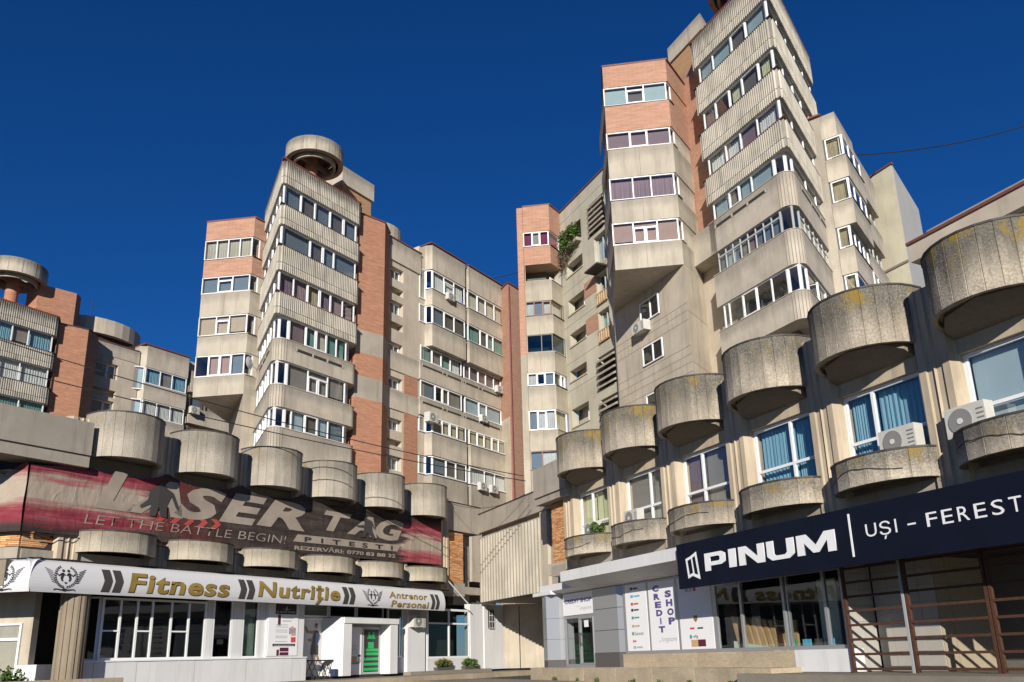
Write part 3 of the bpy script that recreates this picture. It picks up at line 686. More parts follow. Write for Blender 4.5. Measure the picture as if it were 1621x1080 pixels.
# ------------------------------------------------------------------ corner block right of the inner corner
TG = Fr(3.25, 55.62, A1)
tg = thing('apartment_block', 'narrow brick-topped block at the inner corner with a bushy plant on its side wall', 'apartment block', TG.p(1, 3, 0))
lvG = [(30.6, 31.85), (27.72, 29.1), (24.9, 26.1), (22.0, 23.42), (19.42, 20.45), (16.1, 17.6), (13.22, 14.6)]
bay(tg, TG, (0, 0), 2.02, 1.62, lvG, 34.05, 6, ['.9fR .9sg .9fR', '1f-', '.9fW .9fs .9sW', '1.4f- 1f-', '.8fW .8s- .8fs', '.9fs 1sW 1fW', '1.2fs 1.5fW'], brick_rows=2,
    frames=['white', 'white', 'brownframe', 'black', 'white', 'white', 'brownframe'], panes=['pane']*3+['green_glass']+['pane']*3, side=1.45, openrows=(1,),
    B=add2(add2((0, 0), d3l, 2.02), (.864, .504), 5), sides=['1fR', '1f-', '1fC', '1f-', '.6fk .4sW', '1fT', '1f-'])
q0, q1 = add2((0, 0), d3l, 2.04), add2((0, 0), d3l, 2.5)
for z0, z1, mt in ((6, 21.9, 'bayrender_sundim'), (21.9, 34.0, 'brickpale')):
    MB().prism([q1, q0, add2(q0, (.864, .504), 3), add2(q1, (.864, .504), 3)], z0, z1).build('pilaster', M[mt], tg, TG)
MB().box(.1, 1.5, .2, .24, 27.76, 28.05).build('railing', M['white'], tg, TG)
TH = Fr(4.15, 56.93, A2)
opsH = [(.75, 3.1, 30.35, 31.95), (.75, 3.1, 28.1, 29.1), (.75, 3.1, 25.0, 26.2), (.75, 3.1, 22.5, 23.5), (.5, 2.9, 19.85, 20.7), (.5, 2.9, 16.4, 17.75)]
opsH += [(4.3, 6.4, 29.75, 32.3), (4.75, 6.3, 27.2, 29.4), (4.8, 6.2, 24.5, 26.4), (4.8, 6.2, 21.9, 23.6), (4.4, 6.6, 18.0, 20.4), (4.45, 6.6, 14.6, 17.3)]
wall_open(TH, -.02, 9, 6, 34.0, opsH, 0, .55).build('wall', M['cream'], tg, TH)
MB().box(-.02, 9, .9, 1.4, 6, 33.9).build('recess_wall', M['cream'], tg, TH)
MB().box(-.02, 9, .551, .899, 6, 14).build('recess_wall', M['cream'], tg, TH)
MB().box(-.1, 9, -.08, .7, 34.002, 34.1).build('coping', M['capred'], tg, TH)
for (z0, z1) in ((25.35, 26.45), (22.5, 23.62)): MB().box(3.12, 4.78, -.02, -.001, z0, z1+.1).build('brick_panel', M['brickpale'], tg, TH)
for o in opsH[1:6]:
    glaze(tg, TH.p(o[1]-1.1, .62), TH.p(o[1]-.02, .62), o[2]+.02, o[3]-.02, random.choice(['1f- .8s-', '1fs .9fs', '1fW 1s-']))
    MB().box(o[0]-.06, o[1]+.06, -.07, .02, o[2]-.09, o[2]-.002).build('sill', M['render_warm'], tg, TH)
for z in (33.0, 27.0, 24.2, 21.3, 19.2): MB().box(-.0, 6.8, -.006, -.0005, z, z+.03).build('joint', M['soffit'], tg, TH)
for (s0, s1, z0, z1) in (opsH[6], opsH[10], opsH[11]):
    n = int((z1-z0)/.42)
    for k in range(n):
        z = z0+.06+(z1-z0-.1)*k/n
        b = MB(); b.vprism([(0, 0), (1, 0), (1, 1), (0, 1)], 0, 1)
        MB().prism([(s0+.02, -.22), (s1-.02, -.22), (s1-.02, .10), (s0+.02, .10)], (lambda p, z=z: z+(.0 if p[1] < 0 else .16)), (lambda p, z=z: z+.15+(.0 if p[1] < 0 else .16))).build('louvre', M['grey'], tg, TH)
    MB().box(s0, s1, .5, .56, z0, z1).build('louvre_back', M['dark'], tg, TH)
for o, gsp in ((opsH[7], '1fl 1f-'), (opsH[8], '1f- 1fs'), (opsH[9], '1fG 1f-')):
    glaze(tg, TH.p(o[0]+.05, .3), TH.p(o[1]-.05, .3), o[2]+.02, o[3]-.02, gsp, frame='thinframe')
for z in (24.1, 21.3):                                           # little wooden balustrades
    b = MB(); b.box(4.8, 6.2, -.14, -.06, z+.78, z+.86); b.box(4.8, 6.2, -.14, -.06, z, z+.08)
    for k in range(5): b.tube([(4.95+.28*k, -.1, z+.08), (4.95+.28*k, -.1, z+.3), (4.95+.28*k, -.1, z+.5), (4.95+.28*k, -.1, z+.78)], .05+.03*(k % 2), 6)
    b.build('balustrade', M['wood'], tg, TH)
MB().box(.75, 3.1, -.45, .0, 30.1, 30.36).build('plant_trough', M['grey'], tg, TH)
MB().box(4.7, 6.4, -.9, -.001, 26.5, 26.62).build('canopy', M['capdark'], tg, TH)
# ------------------------------------------------------------------ right tower
TR = Fr(14.23, 35.7, A1)
tr = thing('apartment_tower', 'tallest pointed apartment tower, ribbed balconies and an overhanging brick-topped bay, on the right', 'apartment tower', TR.p(3, 3, 0))
tower(tr, TR, 8.9, 6.35, [(34.3, 36.2), (31.15, 32.95), (28.05, 29.75), (25.1, 26.72)], [(22.05, 23.95), (18.85, 20.72), (15.95, 17.4)],
      ['1fk 1f- 1fk 1fs 1fk', '1f- 1fk 1sW 1fk 1fk', '1fk 1f- 1fk 1fC', '1f- .8fk 1f-', '.7u- .7u- .7us .7u- .7u- .7u- .7us .7u-', '1f- .9s- .8fW 1f-'],
      ['.9ft 1.2ft .95sk 1.2ft', '.8fm 1.0s- .8fY 1.1sk .8fY', '1.1fW .9fW 1.0fm 1.2fW', '1.1ft .7sk .8ft 1.4ft', '.7us .7ut .7us .7ug .7um .7us .7us .7us', '.3f- .9f- .9s- .9f- .9f-'], 36.2, 8, back=7.5, frs={4: ('thinframe', .035)},
      slots=[(1.7, 5.9, 23.45, 23.62, 'l'), (1.7, 7.5, 23.45, 23.62, 'f')], fgap=.15)
lb = [add2((0, 0), d2l, 5.9), add2((0, 0), d2l, 8.5), add2((3, 0), d2l, 8.5), add2((3, 0), d2l, 5.9)]
MB().prism(lb, 22.052, 23.948).build('parapet', M['render'], tr, TR)
roof_ring(tr, TR, (4.2, 2.4), 1.95, 39.0, 1.05)
FLr, FRr, ICr, Br = bay(tr, TR, (2.22, 6.82), 3.80, 2.87, [(32.3, 33.62), (29.3, 30.48), (25.9, 27.4), (23.03, 24.48)], 35.15, 21.53,
    ['1.15ft .9tk 1.15ft', '1.1fm .85sm 1.1fm', '1.2fV .95fV 1.2fV', '1fp 1.2ep 1fp'], side=.55, alt='render')
MB().prism([FRr, ICr, add2(ICr, d2l, 6.5), Br], 3, 21.53).build('wall', M['board'], tr, TR)
sw = [add2(ICr, d2l, .6), add2(ICr, d2l, -3.4), add2(add2(ICr, d2l, -3.4), d1l, 4), add2(add2(ICr, d2l, .6), d1l, 4)]
MB().prism(sw, 23.0, 36.1).build('brick_wall', M['brickpale'], tr, TR)
MB().prism(sw, 3, 23.0).build('wall', M['render_warm'], tr, TR)
st = [add2(add2(ICr, d1l, .9), d2l, 1.6), add2(add2(ICr, d1l, .9), d2l, -1.6), add2(add2(ICr, d1l, 4), d2l, -1.6), add2(add2(ICr, d1l, 4), d2l, 1.6)]
MB().prism(st, 30, 38.6).build('stair_tower', M['bricky'], tr, TR)
MB().prism(offset(st, .12), 38.6, 39.8).build('stair_tower_cap', M['render'], tr, TR)
# wall under the overhanging bay: windows, cast grooves
TW = TR.at(*FRr, 120)
for (s0, s1, z0, z1, sp) in ((-4.4, -2.5, 19.6, 20.9, '1fk .8fC'), (-4.45, -2.45, 16.92, 18.08, '1f- .9fg'), (-4.4, -2.5, 13.9, 15.1, '1f- .9f-')):
    MB().box(s0-.03, s1+.03, -.004, .0, z0-.03, z1+.03).build('window_recess', M['dark'], tr, TW.at(0, -.0))
    glaze(tr, TW.p(s0, -.06), TW.p(s1, -.06), z0, z1, sp)
b = MB()
for z in (19.2, 18.75, 18.2, 16.7, 16.2, 15.75, 15.2, 13.6): b.box(-7.3, -.02, -.004, .01, z, z+.035)
for z0, z1 in ((18.25, 19.18), (15.25, 16.18)):
    for s in (-1.9, -1.5, -1.05, -.55, -6.9, -6.4, -5.95, -5.5): b.box(s, s+.018, -.0035, .01, z0, z1)
b.build('cast_grooves', M['groove'], tr, TW)
b = MB()
for z in (18.75, 15.75): b.box(FRr[0]+.02, ICr[0]-.02, FRr[1]-.004, FRr[1]+.02, z, z+.035)
b.build('cast_grooves', M['groove'], tr, TR)
# ------------------------------------------------------------------ wing behind the right tower
TJ = Fr(19.64, 41.64, 36.5)
tj = thing('apartment_block', 'beige wing with stepped balconies behind the right edge of the tallest tower', 'apartment block', TJ.p(3, 3, 0))
MB().box(-1.3, 8.7, .6, 9, 5, 30.55).build('wall', M['render'], tj, TJ)
MB().box(-1.45, 8.7, .5, 9, 30.552, 30.66).build('coping', M['capred'], tj, TJ)
MB().box(-1.3, 2.5, -.25, .599, 28.95, 30.5).build('parapet', M['render'], tj, TJ)
for k, (z0, z1) in enumerate([(27.55, 28.9), (24.75, 26.1), (21.9, 23.2), (19.0, 20.3)]):
    zb = [26.15, 23.25, 20.35, 17.3][k]
    y = -.55 if k < 2 else -.25
    MB().box(-1.35, 2.5, y, .59, zb, z0).build('parapet', M['render'], tj, TJ)
    MB().box(-1.37, 2.52, y-.05, .2, z0+.002, z0+.04).build('sill', M['capdark'], tj, TJ)
    glaze(tj, TJ.p(-1.3, y+.1), TJ.p(2.45, y+.1), z0+.04, z1, ['1fW 1fk 1fk', '1fT 1.2fW 1f-', '1f- 1fk 1fW 1f-', '1f- 1f-'][k])
    glaze(tj, TJ.p(-1.3, .5), TJ.p(-1.29, y+.12), z0+.04, z1, '1fT')
    MB().box(-1.29, 2.4, .5, .595, z0, z1).build('recess_wall', M['room'], tj, TJ)
MB().box(2.9, 8.3, -.1, .599, 28.0, 30.5).build('parapet', M['render'], tj, TJ)
for k, (z0, z1) in enumerate([(26.6, 27.95), (23.6, 25.0), (20.7, 22.0), (17.8, 19.1)]):
    zb = [25.05, 22.05, 19.15, 16.0][k]; y = -.1 if k < 2 else -.5
    MB().box(2.9, 8.3, y, .59, zb, z0-.05).build('parapet', M['render'], tj, TJ)
    glaze(tj, TJ.p(3.0, y+.3), TJ.p(8.2, y+.3), z0, z1, '1f- 1fk 1fW 1f- 1fk', frame='white' if k > 1 else 'thinframe')
    MB().box(2.95, 8.25, .5, .595, z0, z1).build('recess_wall', M['dark'], tj, TJ)
TK = Fr(24.8, 49.22, A2)
tk = thing('apartment_block', 'blank cream gable block with a pale grey side, behind the right shop wing', 'apartment block', TK.p(1, 3, 0))
MB().prism([(-3, 0), (1.9, 0), (1.9-.444*7.5, .896*7.5), (-8, 6.7)], 4, 31.5).build('wall', M['gable'], tk, TK)
MB().prism([(1.93, .1), (1.93-.444*7.3, .1+.896*7.3), (1.85-.444*7.3, .1+.896*7.3), (1.85, .1)], 4, 31.45).build('side_render', M['greyrender'], tk, TK)
MB().box(-3.1, 2.0, -.08, .12, 31.502, 31.62).build('coping', M['capred'], tk, TK)
MB().box(-1, 2.0, -.07, -.001, 24.35, 24.5).build('string_course', M['soffit'], tk, TK)
# ------------------------------------------------------------------ far left tower and its wing
TL = Fr(-37.31, 50.57, A1)
tl = thing('apartment_tower', 'distant ribbed apartment tower with roof ring and brick pier, cut by the left edge', 'apartment tower', TL.p(3, 3, 0))
tower(tl, TL, 6.57, 6.9, [(24.4, 25.85), (21.8, 23.0), (19.1, 20.28), (16.3, 17.5)], [(13.4, 14.8), (10, 12)],
      ['1fs .8fB 1.2fB 1fg 1.5fB', '1fW 1fW 1fW 1.4fW', '1fG 1fG 1.2fG 1.2fG', '1f- 1f- 1f-'], ['1f- 1fs 1fs'], 25.85, 6)
roof_ring(tl, TL, (4.25, 2.4), 2.05, 28.6, 1.15)
pl = [(8.89, 0), (10.1, .72), (10.4, 2.6), (7.2, 2.6), (6.9, .5)]
MB().prism(pl, 6, 25.65).build('brick_pier', M['brick'], tl, TL)
MB().prism([(5.6, 1.6), (8.19, 1.1), (8.8, 1.6), (8.8, 3.4), (5.6, 3.4)], 20, 28.75).build('stair_tower', M['brick'], tl, TL)
MB().prism(offset(pl, .04), 25.652, 25.73).build('coping', M['capdark'], tl, TL)
TM = Fr(-30.67, 63.16, A1)
tm = thing('apartment_block', 'distant low beige apartment wing with blue-curtained balconies, between the two left towers', 'apartment block', TM.p(2, 3, 0))
MB().box(-5, 4.3, 1.3, 9, 4, 26).build('inner_wall', M['room'], tm, TM)
MB().box(4.6, 9.5, .2, 9, 4, 27.4).build('wall', M['render_warm'], tm, TM)
wall_open(TM, -5, .0, 4, 25.7, [(-3.6, -1.75, 23.85, 25.1), (-3.6, -1.75, 22.3, 22.9), (-3.7, -1.8, 20.9, 22.0)], 0, .5).build('wall', M['render_warm'], tm, TM)
MB().box(-5, .0, .5, 1.29, 4, 25.7).build('recess_wall', M['render_warm'], tm, TM)
MB().box(-5, -.05, -.04, 1.2, 25.702, 26.75).build('parapet', M['render'], tm, TM); MB().box(-5, -.05, -.08, 1.2, 26.752, 26.84).build('coping', M['capred'], tm, TM)
for a, b_ in ((23.85, 25.1), (20.9, 22.0)): glaze(tm, TM.p(-3.5, .35), TM.p(-1.8, .35), a+.01, b_-.01, '1.4fs 1sW')
for z0, z1 in ((25.5, 27.4), (22.7, 24.1), (19.6, 21.3), (5, 18.3)):
    MB().prism([(0, .2), (.3, -.5), (4.2, -.5), (4.2, 1.2), (0, 1.2)], z0, z1).build('parapet', M['render'], tm, TM)
    MB().box(4.65, 9, -.3, .199, z0-1.0, z1-1.0).build('parapet', M['render'], tm, TM)
MB().box(-.02, 4.3, -.58, 1.3, 27.402, 27.5).build('coping', M['capred'], tm, TM)
for z0, z1, sp in ((24.12, 25.48, '1.2fB 1fg 1.2fB'), (21.32, 22.68, '1fW 1fW 1fW'), (18.32, 19.58, '1f- 1f- 1f-')):
    glaze(tm, TM.p(.32, -.42), TM.p(4.15, -.42), z0, z1, sp); glaze(tm, TM.p(-.65, .15), TM.p(.28, -.36), z0-.6, z1, '1fl')
    glaze(tm, TM.p(4.7, -.2), TM.p(8.5, -.2), z0-1.3, z1-1.3, '1fs 1f- 1f-', frame='brownframe')
b = MB(); n = 32; b.prism([(-2.2+3.7*cos(2*pi*k/n), 3.6+3.2*sin(2*pi*k/n)) for k in range(n)], 27.6, 28.9); b.build('roof_ring', M['render_warm'], tm, TM)
b = MB(); b.prism([(-2.2+3.1*cos(2*pi*k/n), 3.6+2.7*sin(2*pi*k/n)) for k in range(n)], 26.9, 27.598); b.build('roof_drum', M['render_warm'], tm, TM)
MB().box(-4.0, .3, .9, 1.2, 25.8, 27.58).build('clerestory', M['dark'], tm, TM)
MB().tube([(-3.4, 2, 28.9), (-3.4, 2, 31.0)], .03).build('antenna', M['black'], tm, TM)
tm.location.z = -1.0
# ------------------------------------------------------------------ left shop wing
L = PLF
sb = thing('shop_building', 'low concrete shop wing on the left with six round planters along its roof edge', 'shop building', L.p(-2, 3, 0))
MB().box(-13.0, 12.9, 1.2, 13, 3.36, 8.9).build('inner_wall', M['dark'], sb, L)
MB().box(-14, 12.9, .0, 13, 8.902, 9.15).build('roof_slab', M['grey'], sb, L)
PC = [-9.41+3.44*k for k in range(6)]
def planters(root, fr, centres, a, dep, z0, h, panels, mat, key, name='planter'):
    for c in centres:
        me = planter_mesh(a, dep, h, panels, mat, None, key)
        o = put(name, me, root, fr.M @ Matrix.Translation((c, 0, z0)))
        put('rim', rim_mesh(a, dep, panels, M['capdark'], key+'_rim'), o, fr.M @ Matrix.Translation((c, 0, z0+h+.002)))
planters(sb, L, PC, 1.38, 1.32, 8.0, 1.68, 12, M['pot'], 'potL')
planters(sb, L, PC, 1.5, 1.25, 4.56, .72, 11, M['low'], 'lowL')
def pier_mesh(w_, z0, z1, mat, key):
    def mk():
        o = [(-w_, .5), (-w_, .02), (-w_*.75, -.16), (-w_*.42, -.16), (-w_*.36, -.11), (-w_*.06, -.11), (0, -.17), (w_*.06, -.11), (w_*.36, -.11), (w_*.42, -.16), (w_*.75, -.16), (w_, .02), (w_, .5)]
        return MB().prism(o, z0, z1).mesh('pier', mat)
    return shared(key, mk)
for k in range(7):
    s = PC[0]-1.72+3.44*k
    put('pier', pier_mesh(.48, 4.3, 9.4, M['pier'], 'pierL'), sb, L.M @ Matrix.Translation((s, 0, 0)))
for c in PC:
    MB().box(c-1.23, c+1.23, .05, .6, 7.25, 8.1).build('lintel', M['soffit'], sb, L)
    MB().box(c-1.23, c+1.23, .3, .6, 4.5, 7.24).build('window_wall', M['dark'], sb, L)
MB().box(-12.6, 12.9, -.06, 1.19, 4.14, 4.55).build('beam', M['grey'], sb, L)
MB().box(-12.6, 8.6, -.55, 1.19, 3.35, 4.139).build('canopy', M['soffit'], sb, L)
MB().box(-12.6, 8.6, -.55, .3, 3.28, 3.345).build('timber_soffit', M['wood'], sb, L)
# parapet bands at both ends
MB().box(-19, -10.95, -.62, .6, 7.95, 9.15).build('parapet', M['grey'], sb, L)
MB().box(-19, -10.95, -.55, .6, 7.52, 7.948).build('parapet_lip', M['grey'], sb, L)
MB().box(9.62, 13.0, -.10, .8, 7.65, 9.25).build('parapet', M['grey'], sb, L)
MB().box(9.62, 13.02, -.13, .8, 9.252, 9.30).build('coping', M['capdark'], sb, L)
brickpanel(sb, L, -12.62, -10.95, 4.62, 7.4, .02, 3)
brickpanel(sb, L, 9.55, 11.38, 4.75, 7.6, .02, 4)
MB().box(9.3, 11.45, -.05, .6, 4.0, 4.74).build('band', M['grey'], sb, L)
MB().box(11.4, 12.9, .75, 1.19, 3.6, 7.64).build('recess_wall', M['grey'], sb, L)
glaze(sb, L.p(11.75, .7), L.p(12.5, .7), 4.7, 7.0, '1f-', frame='greyframe')
LD = Fr(*L.p(-12.65).xy, 98)                                  # the wing folds back at its left end
MB().prism([(-9, .05), (0, .05), (.6, 1.2), (.6, 9), (-9, 9)], 3.4, 8.9).build('inner_wall', M['dark'], sb, LD)
brickpanel(sb, LD, -3.5, -.02, 4.62, 7.3, .0, 5)
MB().box(-9, -.0, -.06, .6, 4.14, 4.6).build('beam', M['grey'], sb, LD)
MB().box(-9, -.0, -.5, .6, 3.3, 4.13).build('canopy', M['soffit'], sb, LD)
# ground floor
def glz(*a, **k): return glaze(*a, pane='shopglass', **k)
glz(sb, L.p(-9.6, .0), L.p(-5.28, .0), .89, 3.08, '.66h- .66f- .6h- .82f- .78h- .76f-', frame='white', fw=.08)
glz(sb, L.p(-4.98, .0), L.p(-4.05, .0), .89, 3.2, '1f-', frame='white')
glz(sb, L.p(-3.55, .0), L.p(-2.74, .0), .89, 3.2, '1fn', frame='white')
for a, c in ((-5.27, -4.99), (-4.04, -3.56), (-2.73, -2.4)): MB().box(a, c, -.04, .12, .89, 3.3).build('pilaster', M['whitewall'], sb, L)
MB().box(-2.39, -.36, -.16, .3, .89, 3.3).build('wall_panel', M['whitewall'], sb, L)
for k in range(13):
    s = -10.55+.802*k
    boxpart('plinth_panel', M['whitewall'], sb, L, s+.006, s+.796, -.14-.004*(k % 3), .2, -.2, .84)
MB().box(-10.55, -.12, -.18, .12, .842, .888).build('sill', M['white'], sb, L)
glz(sb, L.p(-10.5, .9), L.p(-9.62, .02), .89, 3.1, '1f- 1f-', frame='white')
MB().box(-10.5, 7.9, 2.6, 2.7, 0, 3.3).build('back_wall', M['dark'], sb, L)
MB().box(-10.5, 12.0, .2, 2.6, -.15, .02).build('floor', M['dark'], sb, L)
# entrance recess, portal and door
MB().box(-.35, 1.75, .62, .8, 0, 3.3).build('recess_wall', M['whitewall'], sb, L)
MB().box(-.30, 1.70, .56, .61, 2.52, 2.60).build('rail', M['white'], sb, L)
MB().prism([(1.42, .6), (1.78, -.45), (2.30, -.45), (2.30, .6)], 0, 2.36).build('portal_jamb', M['whitewall'], sb, L)
MB().box(4.94, 5.46, -.45, .6, 0, 2.36).build('portal_jamb', M['whitewall'], sb, L)
MB().prism([(1.42, .6), (1.78, -.5), (5.5, -.5), (5.5, .6)], 2.361, 2.62).build('portal_head', M['whitewall'], sb, L)
MB().box(2.31, 4.93, .3, .5, 0, 2.35).build('door_backing', M['greyframe'], sb, L)
MB().box(2.36, 3.6, .18, .24, .02, 2.22).build('door_leaf', M['paper'], sb, L)
dr = MB().box(3.66, 4.92, .22, .26, .02, 2.24).build('door', M['greyp'], sb, L)
flat([rect(3.78, 4.80, .12, 2.12)], 'door_glass', M['ink'], dr, L, .214)
flat([rect(3.8, 4.78, z, z+.13) for z in (.18, .42, .66, .9, 1.08)]+[rect(4.05, 4.45, 1.22, 1.52)], 'green_print', M['green'], dr, L, .208)
flat([circ(4.12, 1.9, .09), circ(4.42, 1.9, .09), rect(4.0, 4.55, 1.68, 1.74), [(4.05, 1.72), (4.2, 1.72), (4.3, 1.84), (4.1, 1.84)], [(4.35, 1.72), (4.5, 1.72), (4.48, 1.84), (4.32, 1.84)]], 'green_print', M['green'], dr, L, .207)
MB().tube([(3.74, .12, .8), (3.74, .12, 1.3)], .02).build('handle', M['black'], dr, L)
lf = [rect(2.75, 3.1, .13, .17)]+[rect(2.6, 3.3, z, z+.012) for z in (1.35, 1.29, 1.23, 1.17, 1.11, 1.05, .99)]
flat(lf, 'print', M['greyp'], sb, L, .176); text('AFPO', 2.78, 2.98, 1.93, 1.98, M['gold'], sb, L, .175)
flat([[(2.4, .62), (2.52, .5), (3.45, .5), (3.56, .62), (3.5, .86), (3.4, .62), (2.58, .62), (2.47, .86)]], 'print', M['mauve'], sb, L, .175)
flat([rect(2.66, 3.28, .6, .86)], 'print', M['goldlite'], sb, L, .173); flat([rect(2.42, 2.62, .84, .93), rect(3.36, 3.54, .84, .93)], 'print', M['ink'], sb, L, .172)
for a, c in ((-.3, 1.7), (1.75, 3.5), (3.55, 5.45)): glz(sb, L.p(a, .55), L.p(c, .55), 2.66, 3.25, '1f-', frame='white')
glz(sb, L.p(5.5, .3), L.p(6.62, .3), .78, 3.2, '1uk', frame='white')
MB().box(5.5, 6.62, .2, .4, 0, .775).build('plinth_panel', M['greyp'], sb, L)
MB().box(6.63, 8.0, -.06, .4, 0, 3.3).build('wall', M['whitewall'], sb, L)
MB().box(8.001, 8.25, .05, .4, 0, 3.3).build('wall', M['whitewall'], sb, L)
glz(sb, L.p(8.26, .06), L.p(11.98, .06), .66, 3.28, '1u- 1u-', frame='white', fw=.11)
boxpart('wall', M['whitewall'], sb, L, 8.26, 11.98, .0, .3, 0, .655)
boxpart('wall', M['whitewall'], sb, L, 11.985, 13.2, .0, .4, 0, 3.62)
MB().prism([(13.2, 0), (13.25, -.05), (15.15, -.1), (15.15, .5), (13.2, .5)], 0, 3.65).build('wall', M['whitewall'], sb, L)
MB().box(6.4, 13.3, -.5, .0, -.2, .05).build('step', M['paving'], sb, L)
MB().box(8.2, 12.0, 1.0, 1.1, 0, 3.3).build('curtain_wall', M['greenwall'], sb, L)
MB().box(13.62, 14.12, -.14, -.06, 2.28, 3.4).build('window_recess', M['dark'], sb, L)
b = MB()
for k in range(4): b.box(13.62, 14.12, -.17, -.142, 2.28+.36*k, 2.31+.36*k)
for s in (13.62, 13.86, 14.09): b.box(s, s+.03, -.175, -.171, 2.28, 3.4)
b.build('window_bars', M['white'], sb, L)
# fluted round column at the left corner, ground floor of the folded end
cb = MB(); n = 14; o = []
for k in range(n):
    for dt, r in ((-.19, .47), (.19, .47), (.225, .435)):
        t = 2*pi*(k+dt)/n; o.append((-10.78+r*cos(t), -.40+r*sin(t)))
cb.prism(o, -.1, 3.28).build('column', M['column'], sb, L)
MB().box(-8, -.4, 1.6, 1.9, 0, 3.4).build('wall', M['render_warm'], sb, LD)
glaze(sb, LD.p(-2.0, 1.55), LD.p(-.75, 1.55), .35, 2.2, '1uT', frame='white')
MB().box(-.5, .25, 1.2, 2.2, -.1, .8).build('plinth_panel', M['whitewall'], sb, LD)
MB().box(-2.9, -2.45, 1.5, 1.59, 1.1, 1.6).build('notice_board', M['greyp'], sb, LD)
# ------------------------------------------------------------------ link between the two wings
TK2 = Fr(-2.09, 48.29, A2)
lk = thing('link_block', 'raised link of corrugated concrete bridging the passage between both shop wings', 'link building', TK2.p(4, 2, 0))
MB().box(.02, 9.6, -.16, 5, 7.72, 8.82).build('parapet', M['grey'], lk, TK2)
MB().box(.0, 9.6, -.2, .4, 8.822, 8.87).build('coping', M['capdark'], lk, TK2)
MB().box(.1, 9.6, .1, 5, 3.85, 7.718).build('wall', M['grey'], lk, TK2)
o = [(.1, .15)]; s = .12
while s < 7.9:
    o += [(s, .0), (s+.12, -.13), (s+.26, -.13), (s+.34, .0)]; s += .372
o += [(7.95, .15)]
MB().prism(o, 3.72, 7.42).build('corrugated_panel', M['corr'], lk, TK2)
MB().box(7.96, 8.7, -.1, .09, 3.74, 7.7).build('end_panel', M['render_warm'], lk, TK2)
MB().box(.1, 9.6, .16, 7, 3.7, 3.84).build('soffit', M['soffit'], lk, TK2)
q = L.p(15.16, -.05); TP = Fr(q.x, q.y, 98)
wall_open(TP, 0, 7, 0, 3.7, [(3.4, 5.2, 1.9, 3.1)], 0, .3).build('passage_wall', M['board'], lk, TP)
MB().box(3.4, 5.2, .301, .4, 1.9, 3.1).build('window_recess', M['dark'], lk, TP)
MB().box(.95, 1.0, -.01, .0, 0, 3.6).build('joint', M['dark'], lk, TP)
MB().box(2.5, 2.53, -.006, .0, 0, 3.6).build('joint', M['soffit'], lk, TP)
MB().tube([(.5, -.05, 2.5), (.62, -.06, 2.4), (.7, -.05, 2.6)], .02).build('lamp_arm', M['greyframe'], lk, TP)
# ------------------------------------------------------------------ right shop wing
R_ = PRF
sr = thing('shop_building', 'low concrete shop wing on the right with lichen-stained round planters above its office windows', 'shop building', R_.p(2, 3, 0))
RC = [-5.2+3.62*k for k in range(7)]
MB().box(-9.4, 18, 3.0, 14, -.4, 8.9).build('inner_wall', M['room'], sr, R_)
MB().box(-6.6, 7.3, 2.3, 2.9, 5.0, 7.9).build('office_wall', M['room'], sr, R_)
MB().box(-9.6, 18, .0, 14, 8.902, 9.1).build('roof_slab', M['grey'], sr, R_)
planters(sr, R_, RC, 1.47, 1.42, 7.9, 1.52, 13, M['potR'], 'potR')
planters(sr, R_, RC, 1.55, 1.15, 4.5, .70, 9, M['lowR'], 'lowR')
for k in range(8):
    s = RC[0]-1.81+3.62*k
    put('pier', pier_mesh(.56, 4.2, 9.2, M['pier'], 'pierR'), sr, R_.M @ Matrix.Translation((s, 0, 0)))
wsp = ['.7vY 1.1vY', '1.25vg .7vg', '.75vm 1.1vg', '1.35vB .75vB', '.75vB 1.3vB', '1.3vl .75vl', '1vB 1vB']
for c, sp in zip(RC, wsp):
    MB().box(c-1.25, c+1.25, .0, .7, 7.26, 8.03).build('lintel', M['pier'], sr, R_)
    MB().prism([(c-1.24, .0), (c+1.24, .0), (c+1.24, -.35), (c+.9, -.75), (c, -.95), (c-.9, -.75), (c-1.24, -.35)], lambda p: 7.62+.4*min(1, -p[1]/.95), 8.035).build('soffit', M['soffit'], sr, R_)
    glaze(sr, R_.p(c-1.25, .16), R_.p(c+1.25, .16), 5.12, 7.25, sp, frame='white', fw=.09)
    MB().box(c-1.25, c+1.25, .05, .7, 4.5, 5.11).build('window_apron', M['grey'], sr, R_)
MB().box(-8.9, 18, -.08, .7, 4.02, 4.49).build('beam', M['grey'], sr, R_)
MB().box(-9.6, -6.62, -.5, .6, 7.62, 8.98).build('parapet', M['grey'], sr, R_)
MB().box(-9.6, -6.62, -.42, .6, 7.3, 7.618).build('parapet_lip', M['grey'], sr, R_)
brickpanel(sr, R_, -8.9, -7.5, 4.62, 7.29, .05, 6)
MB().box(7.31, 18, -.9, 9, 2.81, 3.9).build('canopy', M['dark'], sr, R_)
MB().box(-9.3, -7.0, -.02, .6, 4.1, 4.61).build('band', M['render_warm'], sr, R_)
for c, k in zip(RC, range(7)):                                    # cracked render on the lower planters
    r = random.Random(k); pts = []
    for i in range(15):
        t = pi*(1.12+.62*i/14); pts.append((c+1.555*cos(t), 4.80+.05*r.random()+.08*sin(i*.5+k), 1.157*sin(t)))
    if k != 3: crack(sr, R_, pts, 0)
